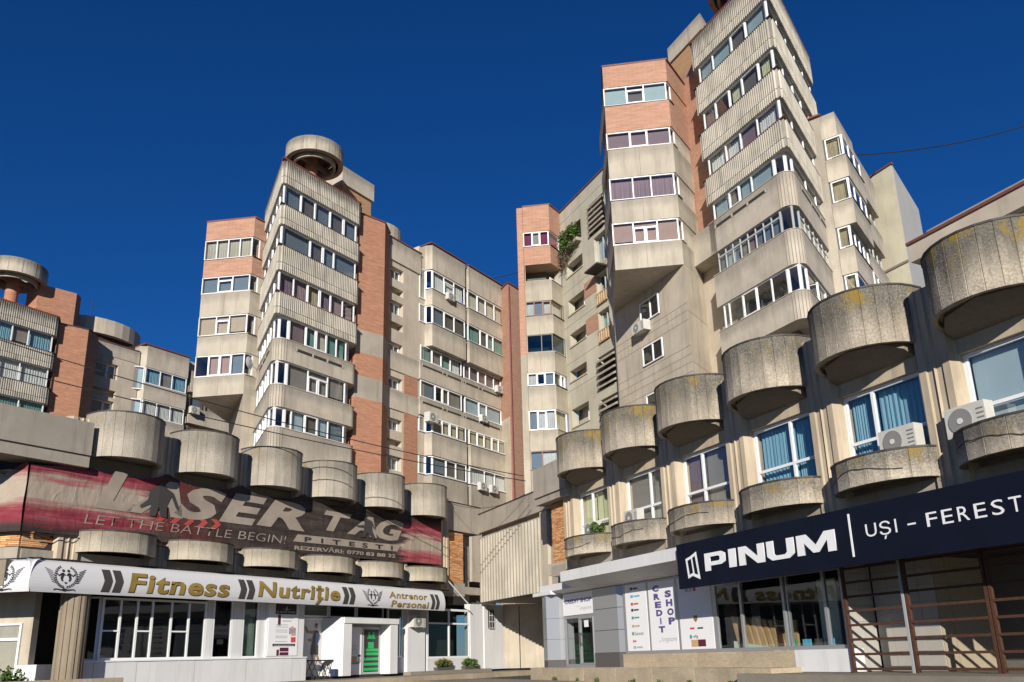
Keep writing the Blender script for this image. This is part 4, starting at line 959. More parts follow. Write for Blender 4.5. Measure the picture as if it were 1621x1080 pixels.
# canopy
cpr = [(-1.08, 3.96), (-1.08, 3.55), (-.12, 3.22), (.6, 3.22), (.6, 3.96)]
sprism(MB(), cpr, -6.3, 1.9).build('canopy', M['whitewall'], sr, R_)
sprism(MB(), [(-.5, 3.62), (-.5, 3.34), (.1, 3.2), (.6, 3.2), (.6, 3.62)], -9.3, -6.302).build('canopy', M['whitewall'], sr, R_)
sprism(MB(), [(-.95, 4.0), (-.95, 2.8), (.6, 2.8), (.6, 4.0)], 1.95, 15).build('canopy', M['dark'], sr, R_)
# credit shop front
def vinyl(s0, s1, z0, z1): return MB().box(s0, s1, -.012, .0, z0, z1).build('vinyl_panel', M['paper'], sr, R_)
MB().box(-3.4, 1.92, .0, .05, .64, 3.2).build('window_frame', M['alu'], sr, R_)
v1 = vinyl(-3.22, -1.82, .74, 3.14); v2 = vinyl(-1.68, -.08, .74, 3.12); v3 = vinyl(.08, 1.82, .74, 3.1)
for i, ch in enumerate('CREDIT'):
    z = 2.98-.285*i; text(ch, -1.40+.045*i, -1.02+.045*i, z-.22, z, M['violet'], v2, R_, -.018, bold=.06, name='letter') if ch != 'I' else flat([rect(-1.06, -.98, z-.22, z)], 'letter', M['violet'], v2, R_, -.018)
for i, ch in enumerate('SHOP'):
    z = 2.76-.31*i; text(ch, -.68+.04*i, -.30+.04*i, z-.24, z, M['violet'], v2, R_, -.018, bold=.06, name='letter')
text('kingstone', -1.02, -.16, .98, 1.2, M['greyp'], v2, R_, -.018); text('by', -1.2, -1.08, 1.0, 1.08, M['greyp'], v2, R_, -.018)
for z, mt, wd in ((2.98, 'inkgrey', .5), (2.7, 'sky', .62), (2.42, 'redp', .5), (2.2, 'ink', .5), (1.92, 'teal', .5), (1.62, 'goldlite', .5), (1.36, 'ink', .0), (1.08, 'redp', .22), (.86, 'greyp', .6)):
    if wd: flat([rect(-2.85, -2.85+wd*.3, z-.04, z+.06), rect(-2.85+wd*.36, -2.85+wd, z-.02, z+.035)], 'print', M[mt], v1, R_, -.018)
text('Garanti', -2.72, -2.15, 1.3, 1.42, M['ink'], v1, R_, -.018); flat([circ(-2.82, 1.36, .07, 10)], 'print', M['teal'], v1, R_, -.018)
text('BCR', .52, .86, 2.62, 2.74, M['navyc'], v3, R_, -.018); flat([circ(1.0, 2.68, .08, 10)], 'print', M['redp'], v3, R_, -.018)
flat([[(.84, 1.82), (1.04, 1.82), (1.04, 1.68), (.94, 1.6), (.84, 1.68)]], 'print', M['gold'], v3, R_, -.018)
flat([rect(.6, .85, 1.38, 1.44)], 'print', M['redp'], v3, R_, -.018); flat([rect(1.0, 1.3, 1.38, 1.43)], 'print', M['inkgrey'], v3, R_, -.018)
text('efg', .75, 1.0, 1.08, 1.2, M['ink'], v3, R_, -.018); flat([circ(.62, 1.14, .07, 10)], 'print', M['teal'], v3, R_, -.018)
flat([rect(.62, .98, .82, 1.04)], 'print', M['goldlite'], v3, R_, -.018); flat([rect(.98, 1.38, .82, 1.04)], 'print', M['maroon'], v3, R_, -.018)
# display windows
glaze(sr, R_.p(1.93, .02), R_.p(7.3, .02), .64, 2.79, '1.25f- 1.95f- 1.65f- .6f-', frame='alu', fw=.10, pane='display')
MB().box(-3.4, 7.3, 2.6, 2.95, 0, 3.3).build('back_wall', M['dark'], sr, R_); MB().box(-3.4, 7.35, .1, 2.6, .3, .62).build('display_floor', M['paving'], sr, R_)
for k in range(7):
    s = 2.55+.22*k; f = R_.at(s, .35+.05*k)
    MB().vprism([(0, 0), (.16, 0), (-.12, 1.05-.03*k), (-.28, 1.05-.03*k)], 0, .5).build('sample_door', M['wood'], sr, Fr(f.O.x, f.O.y, f.az), M=f.M @ Matrix.Translation((0, 0, .66)))
MB().vprism([(2.3, .70), (4.2, .63), (4.2, .66), (2.3, .95)], .35, .8).build('display_ramp', M['mint'], sr, R_)
MB().box(3.95, 4.5, .9, .98, .64, 1.5).build('sample_door', M['wood'], sr, R_)
MB().box(5.2, 5.9, 1.2, 1.25, .64, 2.6).build('display_board', M['mint'], sr, R_)
for s, mt in ((5.3, 'sky'), (5.75, 'inkgrey'), (6.15, 'sky')): MB().box(s, s+.3, .3, .34, .65, .92).build('price_card', M[mt], sr, R_)
gc = MB().box(4.72, 5.10, .25, .28, .66, .90).build('price_card', M['green'], sr, R_); flat([circ(4.91, .78, .06, 10)], 'print', M['paper'], gc, R_, .245)
MB().box(5.15, 5.2, .02, .1, .64, 2.7).build('post', M['alu'], sr, R_)
for a, c, mt in ((-3.4, -1.3, 'travertine'), (-1.298, 1.0, 'travertine'), (1.002, 3.2, 'travertine'), (3.202, 5.4, 'travertine'), (5.402, 6.4, 'whitewall'), (6.402, 7.42, 'whitewall')):
    boxpart('plinth_slab', M[mt], sr, R_, a, c-.004, -.14, .3, .05, .635)
for k in range(13):
    boxpart('stone_block', M['travertine'], sr, R_, -8.95+1.12*k, -8.95+1.12*k+1.11, -1.25-.008*(k % 2), .2, -.5, .17+.003*(k % 3))
# glazed entrance, cladding and silver column
glaze(sr, R_.p(-8.12, .05), R_.p(-5.58, .05), .18, 2.25, '1f- 1s-', frame='alu', fw=.11, pane='display')
es = MB().box(-8.12, -5.6, .0, .08, 2.27, 3.18).build('fascia_sign', M['paper'], sr, R_)
text('CREDIT SHOP', -7.95, -5.72, 2.76, 2.93, M['violet'], es, R_, -.01, bold=.03); text('by', -6.9, -6.78, 2.58, 2.66, M['greyp'], es, R_, -.01); text('kingstone', -6.65, -5.75, 2.42, 2.6, M['greyp'], es, R_, -.01)
b = MB(); b.tube([(-6.62, -.1, 1.05), (-6.62, -.1, 1.55)], .03); b.tube([(-6.62, -.02, 1.1), (-6.62, -.1, 1.1)], .02); b.tube([(-6.62, -.02, 1.5), (-6.62, -.1, 1.5)], .02); b.build('door_handle', M['black'], sr, R_)
flat([rect(-6.45, -6.1, 1.75, 2.02)], 'notice', M['paper'], sr, R_, .03)
MB().box(-8.1, -5.6, 1.4, 1.5, .1, 3.1).build('inner_door', M['mint'], sr, R_)
for z0, z1 in ((.72, 1.55), (1.56, 2.38), (2.39, 3.2)): MB().prism([(-5.55, .3), (-5.55, -.05), (-3.75, -.05), (-3.45, .15), (-3.45, .3)], z0, z1-.008).build('cladding_panel', M['alu'], sr, R_)
MB().prism([(-5.55, .3), (-5.55, -.07), (-3.75, -.07), (-3.45, .13), (-3.45, .3)], .15, .715).build('granite_base', M['granite'], sr, R_)
colp = [(-9.45, .5), (-9.5, .0), (-9.25, -.42), (-8.75, -.5), (-8.3, -.1), (-8.15, .5)]
for z0, z1, mt in ((-.3, .48, 'granite'), (.48, 1.33, 'alu'), (1.33, 2.2, 'alu'), (2.2, 3.2, 'alu')): MB().prism(colp, z0, z1-.01).build('column_panel', M[mt], sr, R_)
MB().box(-9.9, -8.2, -.55, .5, 3.2, 3.36).build('column_cap', M['whitewall'], sr, R_)
# recessed tiled wall at the right
MB().box(7.42, 9.3, .95, 1.2, 0, 3.4).build('tile_backing', M['mortar'], sr, R_)
RS = R_.at(7.36, .0, -90)
MB().box(.0, .95, .02, .2, 0, 3.4).build('tile_backing', M['mortar'], sr, RS)
for i in range(2):
    for j in range(8): boxpart('tile', M['tiles_pale'], sr, RS, .03+.46*i, .03+.46*i+.452, -.012, .02, .05+.42*j, .05+.42*j+.412)
RT = R_.at(9.3, .95, -90)
MB().box(.0, 8, .02, .3, 0, 3.4).build('tile_backing', M['mortar'], sr, RT)
for i in range(4):
    for j in range(8): boxpart('tile', M['tiles_pale'], sr, R_, 7.44+.465*i, 7.44+.465*i+.457, .92-.003*((i*7+j*3) % 3), .95, .05+.42*j, .05+.42*j+.412)
for i in range(14):
    for j in range(8): boxpart('tile', M['tiles'], sr, RT, .0+.46*i, .46*i+.452, -.012-.003*((i*5+j*3) % 3), .02, .05+.42*j, .05+.42*j+.412)
# storey set back above the right wing
TT = Fr(8.23, 29.93, A2)
MB().box(8.75, 22, .4, 8, 9.0, 11.6).build('upper_storey', M['render_warm'], sr, TT)
MB().box(8.7, 22, .0, 8, 11.65, 12.2).build('upper_fascia', M['render_warm'], sr, TT)
MB().box(8.66, 22, -.05, 8, 12.202, 12.29).build('upper_coping', M['capred'], sr, TT); MB().box(9.3, 22, .1, 8, 12.292, 12.42).build('upper_roof', M['grey'], sr, TT)
glz(sr, TT.p(8.85, .3), TT.p(21, .3), 9.6, 11.63, '1fs 1fs 1fs 1fs 1fs 1fs', frame='white')
# ------------------------------------------------------------------ printed mesh banner on the left wing
KN = [-13.2+.86*i for i in range(27)]; rr = random.Random(5); KY = [-.30+rr.uniform(-.035, .035) for _ in KN]; KT = [rr.uniform(-.05, .02) for _ in KN]
def ban_y(s, z):
    i = max(0, min(len(KN)-2, int((s-KN[0])/.86))); t = (s-KN[i])/.86; return KY[i]*(1-t)+KY[i+1]*t
def ban_top(s):
    k = ((s-PC[0]+1.72) % 3.44)/3.44; return 7.42+(s+13.2)*.030+.38*(1-4*k*(1-k))**1.5-.06
def ban_bot(s): return 5.08+(s+13.2)*.023
bt = thing('banner', 'red and black laser tag banner stretched between the two planter rows of the left wing', 'banner', L.p(-2, -.3, 5))
def banmat():
    mt, t, b, N, L_ = nodes('banner_print'); b.inputs['Roughness'].default_value = .75; b.inputs['Specular IOR Level'].default_value = .15
    tc = N('ShaderNodeTexCoord'); sx = N('ShaderNodeSeparateXYZ'); L_(tc.outputs['Object'], sx.inputs[0])
    mp = N('ShaderNodeMapping'); mp.inputs['Scale'].default_value = (.28, 1, 3.0); L_(tc.outputs['Object'], mp.inputs[0])
    no = N('ShaderNodeTexNoise'); no.inputs['Scale'].default_value = 1.3; no.inputs['Detail'].default_value = 6; no.inputs['Roughness'].default_value = .6; L_(mp.outputs[0], no.inputs[0])
    def mr(src, a, c, lo=0., hi=1., sm=True):
        r = N('ShaderNodeMapRange'); r.inputs[1].default_value = a; r.inputs[2].default_value = c; r.inputs[3].default_value = lo; r.inputs[4].default_value = hi
        if sm: r.interpolation_type = 'SMOOTHSTEP'
        L_(src, r.inputs[0]); return r.outputs[0]
    def op(o_, A, B):
        m_ = N('ShaderNodeMath'); m_.operation = o_
        for i, X in enumerate((A, B)):
            if isinstance(X, (int, float)): m_.inputs[i].default_value = X
            else: L_(X, m_.inputs[i])
        return m_.outputs[0]
    def mix(f, A, B):
        m_ = N('ShaderNodeMix'); m_.data_type = 'RGBA'; L_(f, m_.inputs[0])
        for k, X in ((6, A), (7, B)):
            if isinstance(X, tuple): m_.inputs[k].default_value = X+(1,)
            else: L_(X, m_.inputs[k])
        return m_.outputs[2]
    X, Z = sx.outputs['X'], sx.outputs['Z']
    wob = op('MULTIPLY_ADD', no.outputs['Fac'], 3.2); 
    xl = op('ADD', X, op('MULTIPLY', op('SUBTRACT', no.outputs['Fac'], .5), 5.0))
    left = mr(xl, -9.0, -7.6, 1, 0); right = mr(xl, 5.6, 6.4, 0, 1)
    side = op('MAXIMUM', left, right)
    zc = op('ABSOLUTE', op('SUBTRACT', Z, op('MULTIPLY_ADD', X, .02) if False else 6.55), 0)
    zz = op('ADD', zc, op('MULTIPLY', op('SUBTRACT', no.outputs['Fac'], .5), 1.1))
    pale = mr(zz, .30, .62, 1, 0); red = mr(zz, .95, 1.25, 1, 0)
    base = mix(mr(no.outputs['Fac'], .35, .7), (.035, .028, .026), (.075, .058, .052))
    c = mix(op('MULTIPLY', side, red), base, mix(mr(no.outputs['Fac'], .4, .62), (.20, .030, .042), (.33, .085, .10)))
    c = mix(op('MULTIPLY', side, pale), c, (.36, .30, .24))
    xm = mr(op('ADD', xl, op('MULTIPLY', zc, -1.2)), -9.0, -5.2, 1, 0); c = mix(op('MULTIPLY', op('MULTIPLY', xm, red), op('SUBTRACT', .55, op('MULTIPLY', left, .55))), c, (.20, .028, .03))
    L_(c, b.inputs['Base Color'])
    mp2 = N('ShaderNodeMapping'); mp2.inputs['Scale'].default_value = (1.6, 1, .8); mp2.inputs['Rotation'].default_value = (0, .5, 0); L_(tc.outputs['Object'], mp2.inputs[0])
    n2 = N('ShaderNodeTexNoise'); n2.inputs['Scale'].default_value = 1.5; n2.inputs['Detail'].default_value = 3; n2.inputs['Distortion'].default_value = .6; L_(mp2.outputs[0], n2.inputs[0])
    bp = N('ShaderNodeBump'); bp.inputs['Strength'].default_value = .5; bp.inputs['Distance'].default_value = .12; L_(n2.outputs['Fac'], bp.inputs['Height']); L_(bp.outputs[0], b.inputs['Normal'])
    return mt
M['banner'] = banmat()
b = MB(); S_ = [-12.78+.2*i for i in range(110)]; NZ = 10; g = []
for s in S_:
    z0, z1 = ban_bot(s), ban_top(s); g.append([b.bm.verts.new((s, ban_y(s, 0), z0+(z1-z0)*j/NZ)) for j in range(NZ+1)])
for A, B in zip(g, g[1:]):
    for j in range(NZ): b.bm.faces.new((A[j], B[j], B[j+1], A[j+1]))
b.build('fabric', M['banner'], bt, L)
b = MB(); g = []
for i in range(20):
    s = -3.2+3.36*i/19; sag = .7*max(0, 1-abs(s+.75)/.75)
    z1 = 7.42-sag*.55; g.append([b.bm.verts.new((s-12.9, -.30+.02*sin(i*1.7+j), 5.08+(z1-5.08)*j/NZ)) for j in range(NZ+1)])
for A, B in zip(g, g[1:]):
    for j in range(NZ): b.bm.faces.new((A[j], B[j], B[j+1], A[j+1]))
b.build('fabric', M['banner'], bt, LD.at(12.9))
M['silver'] = plain('silver_print', (.32, .27, .22), .65, var=.35, scale=1.5)
kw = dict(yf=ban_y, cs=KN)
for ch, s0, s1, z0, z1 in (('L', -10.45, -8.95, 6.18, 7.62), ('A', -9.25, -6.9, 6.2, 7.58), ('S', -7.3, -4.95, 6.22, 7.58), ('E', -5.25, -2.9, 6.30, 7.58), ('R', -3.4, -.7, 6.36, 7.6)):
    text(ch, s0, s1, z0, z1, M['silver'], bt, L, -.02, bold=.045, shear=.3, name='letter', **kw)
for ch, s0, s1, z0, z1 in (('T', .4, 2.2, 6.55, 7.5), ('A', 1.9, 4.0, 6.55, 7.55), ('G', 3.9, 6.0, 6.5, 7.6)):
    text(ch, s0, s1, z0, z1, M['silver'], bt, L, -.02, bold=.045, shear=.3, name='letter', **kw)
text('LET THE BATTLE BEGIN!', -10.75, -1.75, 5.58, 5.92, M['silver'], bt, L, -.02, bold=-.014, shear=.12, slope=.014, **kw)
flat([[(-1.35, 5.86), (5.5, 6.0), (5.75, 6.34), (-1.1, 6.2)]], 'stripe', M['silver'], bt, L, -.02, yf=ban_y, cs=KN)
text('PITESTI', -.7, 5.1, 5.91, 6.13, M['ink'], bt, L, -.04, bold=.02, slope=.022, space=2.2, **kw)
text('REZERV\u0102RI: 0770 83 88 32', -1.25, 5.35, 5.50, 5.74, M['silver'], bt, L, -.02, bold=.03, slope=.025, **kw)
flat([[(-11.0+.62*k+a, 5.98), (-10.72+.62*k+a, 5.98), (-10.5+.62*k+a, 6.17), (-10.72+.62*k+a, 6.36), (-11.0+.62*k+a, 6.36), (-10.78+.62*k+a, 6.17)] for k in range(5) for a in (2.9,)], 'chevron', M['redp2'], bt, L, -.012, yf=ban_y, cs=KN)
sol = [[(-8.35, 6.15), (-8.1, 6.15), (-8.0, 6.55), (-7.9, 6.15), (-7.62, 6.15), (-7.66, 6.62), (-7.5, 7.0), (-7.25, 6.55), (-7.12, 6.5), (-7.2, 6.72), (-7.42, 7.14), (-7.75, 7.3), (-7.8, 7.44), (-8.0, 7.47), (-8.1, 7.3), (-8.4, 7.12), (-8.46, 6.75), (-8.75, 6.48), (-8.7, 6.4), (-8.32, 6.6)]]
flat(sol, 'soldier_print', M['inkgrey'], bt, L, -.045, yf=ban_y, cs=KN)
sol2 = [[(2.9, 6.5), (3.15, 6.5), (3.3, 6.75), (3.75, 6.45), (3.9, 6.5), (3.65, 6.85), (3.62, 7.15), (3.75, 6.98), (3.82, 7.02), (3.6, 7.35), (3.3, 7.42), (3.22, 7.5), (3.02, 7.48), (3.0, 7.36), (3.1, 7.25), (3.1, 7.1), (2.55, 7.02), (2.56, 6.95), (3.1, 6.96), (3.0, 6.75)]]
flat(sol2, 'soldier_print', M['inkgrey'], bt, L, -.045, yf=ban_y, cs=KN)
MB().box(-12.6, 9.1, -.34, -.31, 5.02, 5.05).build('batten', M['black'], bt, L)
# ------------------------------------------------------------------ curved sign over the gym
AWC = [(-.62, 4.16), (-.80, 4.06), (-.93, 3.84), (-1.0, 3.52), (-1.0, 3.28), (-.95, 3.08)]
AW = []
for i in range(13):                                          # smooth the profile
    t = i/12*5; k = min(4, int(t)); u = t-k; p0, p1, p2, p3 = (AWC[max(0, min(5, k+d))] for d in (-1, 0, 1, 2))
    AW.append(tuple(.5*(2*b_+(c_-a_)*u+(2*a_-5*b_+4*c_-d_)*u*u+(3*b_-a_-3*c_+d_)*u**3) for a_, b_, c_, d_ in zip(p0, p1, p2, p3)))
LW = L.at(.15)
def aw_y(s, z):
    for (y0, z0), (y1, z1) in zip(AW, AW[1:]):
        if z <= z0 and z >= z1: t = (z0-z)/(z0-z1); return y0+(y1-y0)*t
    return AW[-1][0]
CZ = [z for _, z in AW[1:-1]]
aw = thing('awning_sign', 'long white curved gym sign with gold lettering over the left shop front', 'sign', L.p(-2, -1.2, 3.05))
prof = [(y*1.0, z) for y, z in AW]
b = strip(MB(), prof, -12.80, 8.35); b.build('curved_face', M['whitesign'], aw, LW)
b = MB()                                                       # mitred return round the left corner
n1 = L.p(-12.70); 
q = LW.p(-12.80, -.97); LA = Fr(q.x, q.y, 98).at(0, .97)
b2 = strip(MB(), prof, -7, .02); b2.build('curved_face', M['whitesign'], aw, LA)
sprism(MB(), [(-.60, 4.175), (-.50, 4.175), (-.50, 4.22), (-.64, 4.22)], -7, .0).build('top_rail', M['black'], aw, LA)
prof_end = [(y, z) for y, z in AW]+[(-.4, 3.2), (-.4, 4.1)]
sprism(MB(), prof_end, 8.352, 8.38).build('end_cap', M['whitesign'], aw, LW)
sprism(MB(), [(-.60, 4.175), (-.50, 4.175), (-.50, 4.22), (-.64, 4.22)], -12.7, 9.2).build('top_rail', M['black'], aw, LW)
ka = dict(yf=aw_y, cz=CZ)
def chev(s, z0, z1, w_=.30, gap=.40, d=.10, n=2, par=None):
    zm = (z0+z1)/2
    return [q for k in range(n) for q in ([(s+gap*k, z0), (s+gap*k+w_, z0), (s+gap*k+w_+d, zm), (s+gap*k+d, zm)], [(s+gap*k+d, zm), (s+gap*k+w_+d, zm), (s+gap*k+w_, z1), (s+gap*k, z1)])]
for s in (-10.42, -4.73, .98): flat(chev(s, 3.17, 3.95), 'chevron', M['inkgrey'], aw, LW, -.012, **ka)
flat(chev(7.2, 3.13, 3.90, .26, .36), 'chevron', M['inkgrey'], aw, LW, -.012, **ka)
text('Fitness', -9.42, -5.15, 3.18, 3.88, M['ink'], aw, LW, -.010, bold=.04, space=1.1, shear=.12, name='letter_shadow', **ka)
text('Fitness', -9.42, -5.18, 3.20, 3.90, M['gold'], aw, LW, -.022, bold=.03, space=1.1, shear=.12, **ka)
text('Nutri\u021bie', -3.78, .82, 3.08, 3.92, M['ink'], aw, LW, -.010, bold=.04, space=1.1, shear=.12, name='letter_shadow', **ka)
text('Nutri\u021bie', -3.78, .79, 3.10, 3.94, M['gold'], aw, LW, -.022, bold=.03, space=1.1, shear=.12, **ka)
text('Antrenor', 4.05, 6.95, 3.56, 3.90, M['gold'], aw, LW, -.014, bold=.03, space=1.08, shear=.12, **ka)
text('Personal', 4.2, 7.05, 3.14, 3.47, M['gold'], aw, LW, -.014, bold=.03, space=1.08, shear=.12, **ka)
def emblem(cx, cz, fr, R=.36):
    p = []
    def leaf(x, z, a, l, w_): p.append([(x+l*cos(a), z+l*sin(a)), (x+w_*cos(a+1.57), z+w_*sin(a+1.57)), (x-l*cos(a), z-l*sin(a)), (x-w_*cos(a+1.57), z-w_*sin(a+1.57))])
    def limb(a, b, w_):
        l = hypot(b[0]-a[0], b[1]-a[1]); nx, nz = -(b[1]-a[1])/l*w_, (b[0]-a[0])/l*w_
        p.append([(cx+a[0]+nx, cz+a[1]+nz), (cx+b[0]+nx*.7, cz+b[1]+nz*.7), (cx+b[0]-nx*.7, cz+b[1]-nz*.7), (cx+a[0]-nx, cz+a[1]-nz)])
    for sg in (-1, 1):
        for k in range(13):                                    # laurel branches, open at the top
            a = radians(-90+sg*(12+11.5*k)); leaf(cx+R*1.05*cos(a), cz+R*1.05*sin(a), a+sg*1.1, .05, .018); leaf(cx+R*.93*cos(a), cz+R*.93*sin(a), a+sg*2.1, .045, .016)
        for q0, q1, w_ in (((.10, .10), (.15, -.10), .05), ((.10, .11), (.24, .02), .022), ((.10, .11), (.02, .03), .022), ((.15, -.10), (.10, -.16), .03), ((.24, .02), (.29, .08), .018)):
            limb((sg*q0[0], q0[1]), (sg*q1[0], q1[1]), w_)
        p.append(circ(cx+sg*.085, cz+.19, .048, 10))
        for dx in (-.035, .035): p.append(circ(cx+sg*(.265+dx), cz+.05+dx*.8, .026, 8))
        for k in range(7):                                     # wing feathers
            z = cz+.16-.062*k; x0 = R*1.22-.018*k; l = .26-.022*k
            p.append([(cx+sg*x0, z), (cx+sg*(x0+l), z+.12-.012*k), (cx+sg*(x0+l*.92), z+.085-.012*k), (cx+sg*x0, z-.022)])
        limb((sg*.08, -.45), (sg*.30, -.42), .022); limb((sg*.30, -.42), (sg*.36, -.46), .02)
    p.append([(cx-.06, cz-.19), (cx+.06, cz-.19), (cx, cz-.26)]); p.append(circ(cx, cz-.44, .085, 12, .05))
    return p
for cx, cz, fr in ((-11.66, 3.62, LW), (2.95, 3.62, LW), (-.95, 3.60, LA)):
    r_ = .36; flat(emblem(cx, cz, fr, r_), 'emblem', M['ink'], aw, fr, -.016, **ka)['kind'] = 'stuff'
# ------------------------------------------------------------------ dark blue shop sign on the right
ps = thing('shop_sign', 'dark navy shop sign with white block lettering above the right display windows', 'sign', R_.p(6, -1.3, 2.6))
MB().box(1.92, 14.5, -1.31, -1.2, 2.58, 3.98).build('panel', M['navy'], ps, R_)
def outline_letters(shapes, s0, z0, w_, h, name, y, fr, shear=.10):
    """letters from (outer, holes) outlines in a unit box, as one flat curve filled with holes"""
    for (ox, ow, outer, holes) in shapes:
        cu = bpy.data.curves.new('glyph', 'CURVE'); cu.dimensions = '2D'; cu.fill_mode = 'BOTH'; cu.extrude = .012
        for loop in [outer, *holes]:
            sp = cu.splines.new('POLY'); sp.points.add(len(loop)-1); sp.use_cyclic_u = True
            for i, (x, z) in enumerate(loop): sp.points[i].co = (s0+(ox+x*ow)*w_+shear*z*h*.0, z0+z*h, 0, 1)
        o = bpy.data.objects.new('glyph', cu); COL.objects.link(o); dg = bpy.context.evaluated_depsgraph_get()
        me = bpy.data.meshes.new_from_object(o.evaluated_get(dg)); bpy.data.objects.remove(o); bpy.data.curves.remove(cu)
        me.transform(Matrix.Rotation(pi/2, 4, 'X')); me.materials.clear(); me.materials.append(M['paper']); me.name = name
        q = bpy.data.objects.new(name, me); place(q, ps, fr.M @ Matrix.Translation((0, y, 0)))
P_o = [(0, 0), (0, 1), (.82, 1), (1, .86), (1, .42), (.82, .28), (.27, .28), (.27, 0)]; P_h = [[(.27, .50), (.27, .78), (.68, .78), (.74, .72), (.74, .56), (.68, .50)]]
I_o = [(0, 0), (0, 1), (1, 1), (1, 0)]
N_o = [(0, 0), (0, 1), (.30, 1), (.74, .38), (.74, 1), (1, 1), (1, 0), (.72, 0), (.26, .64), (.26, 0)]
U_o = [(0, 1), (.26, 1), (.26, .32), (.34, .22), (.66, .22), (.74, .32), (.74, 1), (1, 1), (1, .22), (.82, 0), (.18, 0), (0, .22)]
M_o = [(0, 0), (0, 1), (.26, 1), (.5, .42), (.74, 1), (1, 1), (1, 0), (.80, 0), (.80, .58), (.58, .06), (.42, .06), (.20, .58), (.20, 0)]
outline_letters([(0, .185, P_o, P_h), (.215, .06, I_o, []), (.30, .205, N_o, []), (.525, .20, U_o, []), (.745, .255, M_o, [])], 3.32, 3.0, 5.15, .53, 'letter', -1.325, R_)
lg = [[(0, .80), (.13, .77), (.24, .10), (.11, .03)], [(0, .80), (.40, .88), (.40, .78), (.02, .69)], [(.11, .03), (.12, .14), (.52, .24), (.52, .13)],
      [(.40, .88), (.50, .86), (.60, .20), (.50, .16)], [(.40, .88), (.84, 1.02), (.84, .90), (.41, .77)], [(.84, 1.02), (.70, .96), (.86, .08), (1.0, -.06)], [(.50, .22), (.51, .10), (1.0, -.06), (.99, .08)]]
for k, p in enumerate(lg): flat([[(2.36+x*.68, 2.84+z*.80) for x, z in p]], 'logo_stroke', M['paper'], ps, R_, -1.316-.0015*k)
MB().box(8.94, 8.99, -1.33, -1.312, 2.78, 3.83).build('divider', M['paper'], ps, R_)
for ch, a, c, z in (('U', 9.42, 9.74, 3.19), ('\u0218', 9.82, 10.14, 3.08), ('I', 10.26, 10.31, 3.19)): text(ch, a, c, z, 3.50, M['paper'], ps, R_, -1.32, name='letter')
flat([rect(10.6, 10.82, 3.30, 3.34)], 'dash', M['paper'], ps, R_, -1.32)
for k, ch in enumerate('FERESTRE'): text(ch, 11.1+.385*k, 11.37+.385*k, 3.19, 3.50, M['paper'], ps, R_, -1.32, name='letter')
# ------------------------------------------------------------------ rusty frame before the tiled wall
rf = thing('metal_frame', 'rusty steel rack of horizontal bars in front of the tiled wall at the right', 'metal frame', R_.p(9, -.2, 0))
for s in (7.46, 9.25, 9.36, 11.4, 11.5, 14.2): MB().box(s, s+.07, -.24, -.16, .03, 3.3).build('post', M['rust' if s != 9.25 else 'greyframe'], rf, R_)
for k in range(9):
    z = .10+.36*k
    for a, c in ((7.535, 9.245), (9.435, 11.395), (11.575, 14.19)): MB().box(a, c, -.235, -.165, z, z+.06).build('bar', M['rust'], rf, R_)
# ------------------------------------------------------------------ air conditioners
ac_unit(R_, -5.35, -.08, 5.24, 'air conditioner behind the round lower planter nearest the passage')
ac_unit(R_, -2.35, -.08, 5.24, 'air conditioner on the second lower planter from the passage, beige curtains behind it')
ac_unit(R_, 9.42, -.08, 5.22, 'large air conditioner before the blue blinds, right of the three blue and grey office windows', 1.05, .66)
ac_unit(R_, 11.3, -.08, 5.22, 'largest air conditioner, before the pale blinds at the right edge', 1.0, .7)
ac_unit(TE, -3.0, -.5, 27.3, 'air conditioner under the top left balcony window of the recessed block', .8, .55)
ac_unit(TE, 3.8, -.12, 21.6, 'air conditioner at the right end of the third balcony row of the recessed block', .8, .55)
ac_unit(TE, 1.6, -.12, 18.6, 'air conditioner with a dark fan under the pale blue blinds of the recessed block', .8, .55)
ac_unit(TE, -5.5, -.55, 16.9, 'boxy air conditioner on the left corner of the fifth balcony row', .95, .7, .5)
ac_unit(TE, .7, -.55, 12.9, 'left one of two air conditioners side by side on the lowest visible balcony', .85, .6)
ac_unit(TE, 2.15, -.55, 12.9, 'right one of two air conditioners side by side on the lowest visible balcony', .85, .6)
ac_unit(TW, -4.75, -.02, 18.95, 'air conditioner hung under the window below the overhanging bay', 1.25, .62, .5)
ac_unit(L, 6.72, -.06, 2.25, 'air conditioner on the white wall right of the gym entrance', .92, .6, .35)
ac_unit(TM, -2.9, .0, 19.3, 'air conditioner half hidden behind the leftmost planter', .85, .6)
ac_unit(TM, 4.6, -.45, 21.5, 'air conditioner on the distant wing beside the pointed bay', .85, .6)
ac_unit(TJ, 2.55, -.1, 27.3, 'air conditioner high on the wing behind the right tower', .85, .6)
dish(TA.at(0, 0, 120), -6.2, -.1, 19.4, 'grey satellite dish between the left tower and its brick-topped bay', 40)
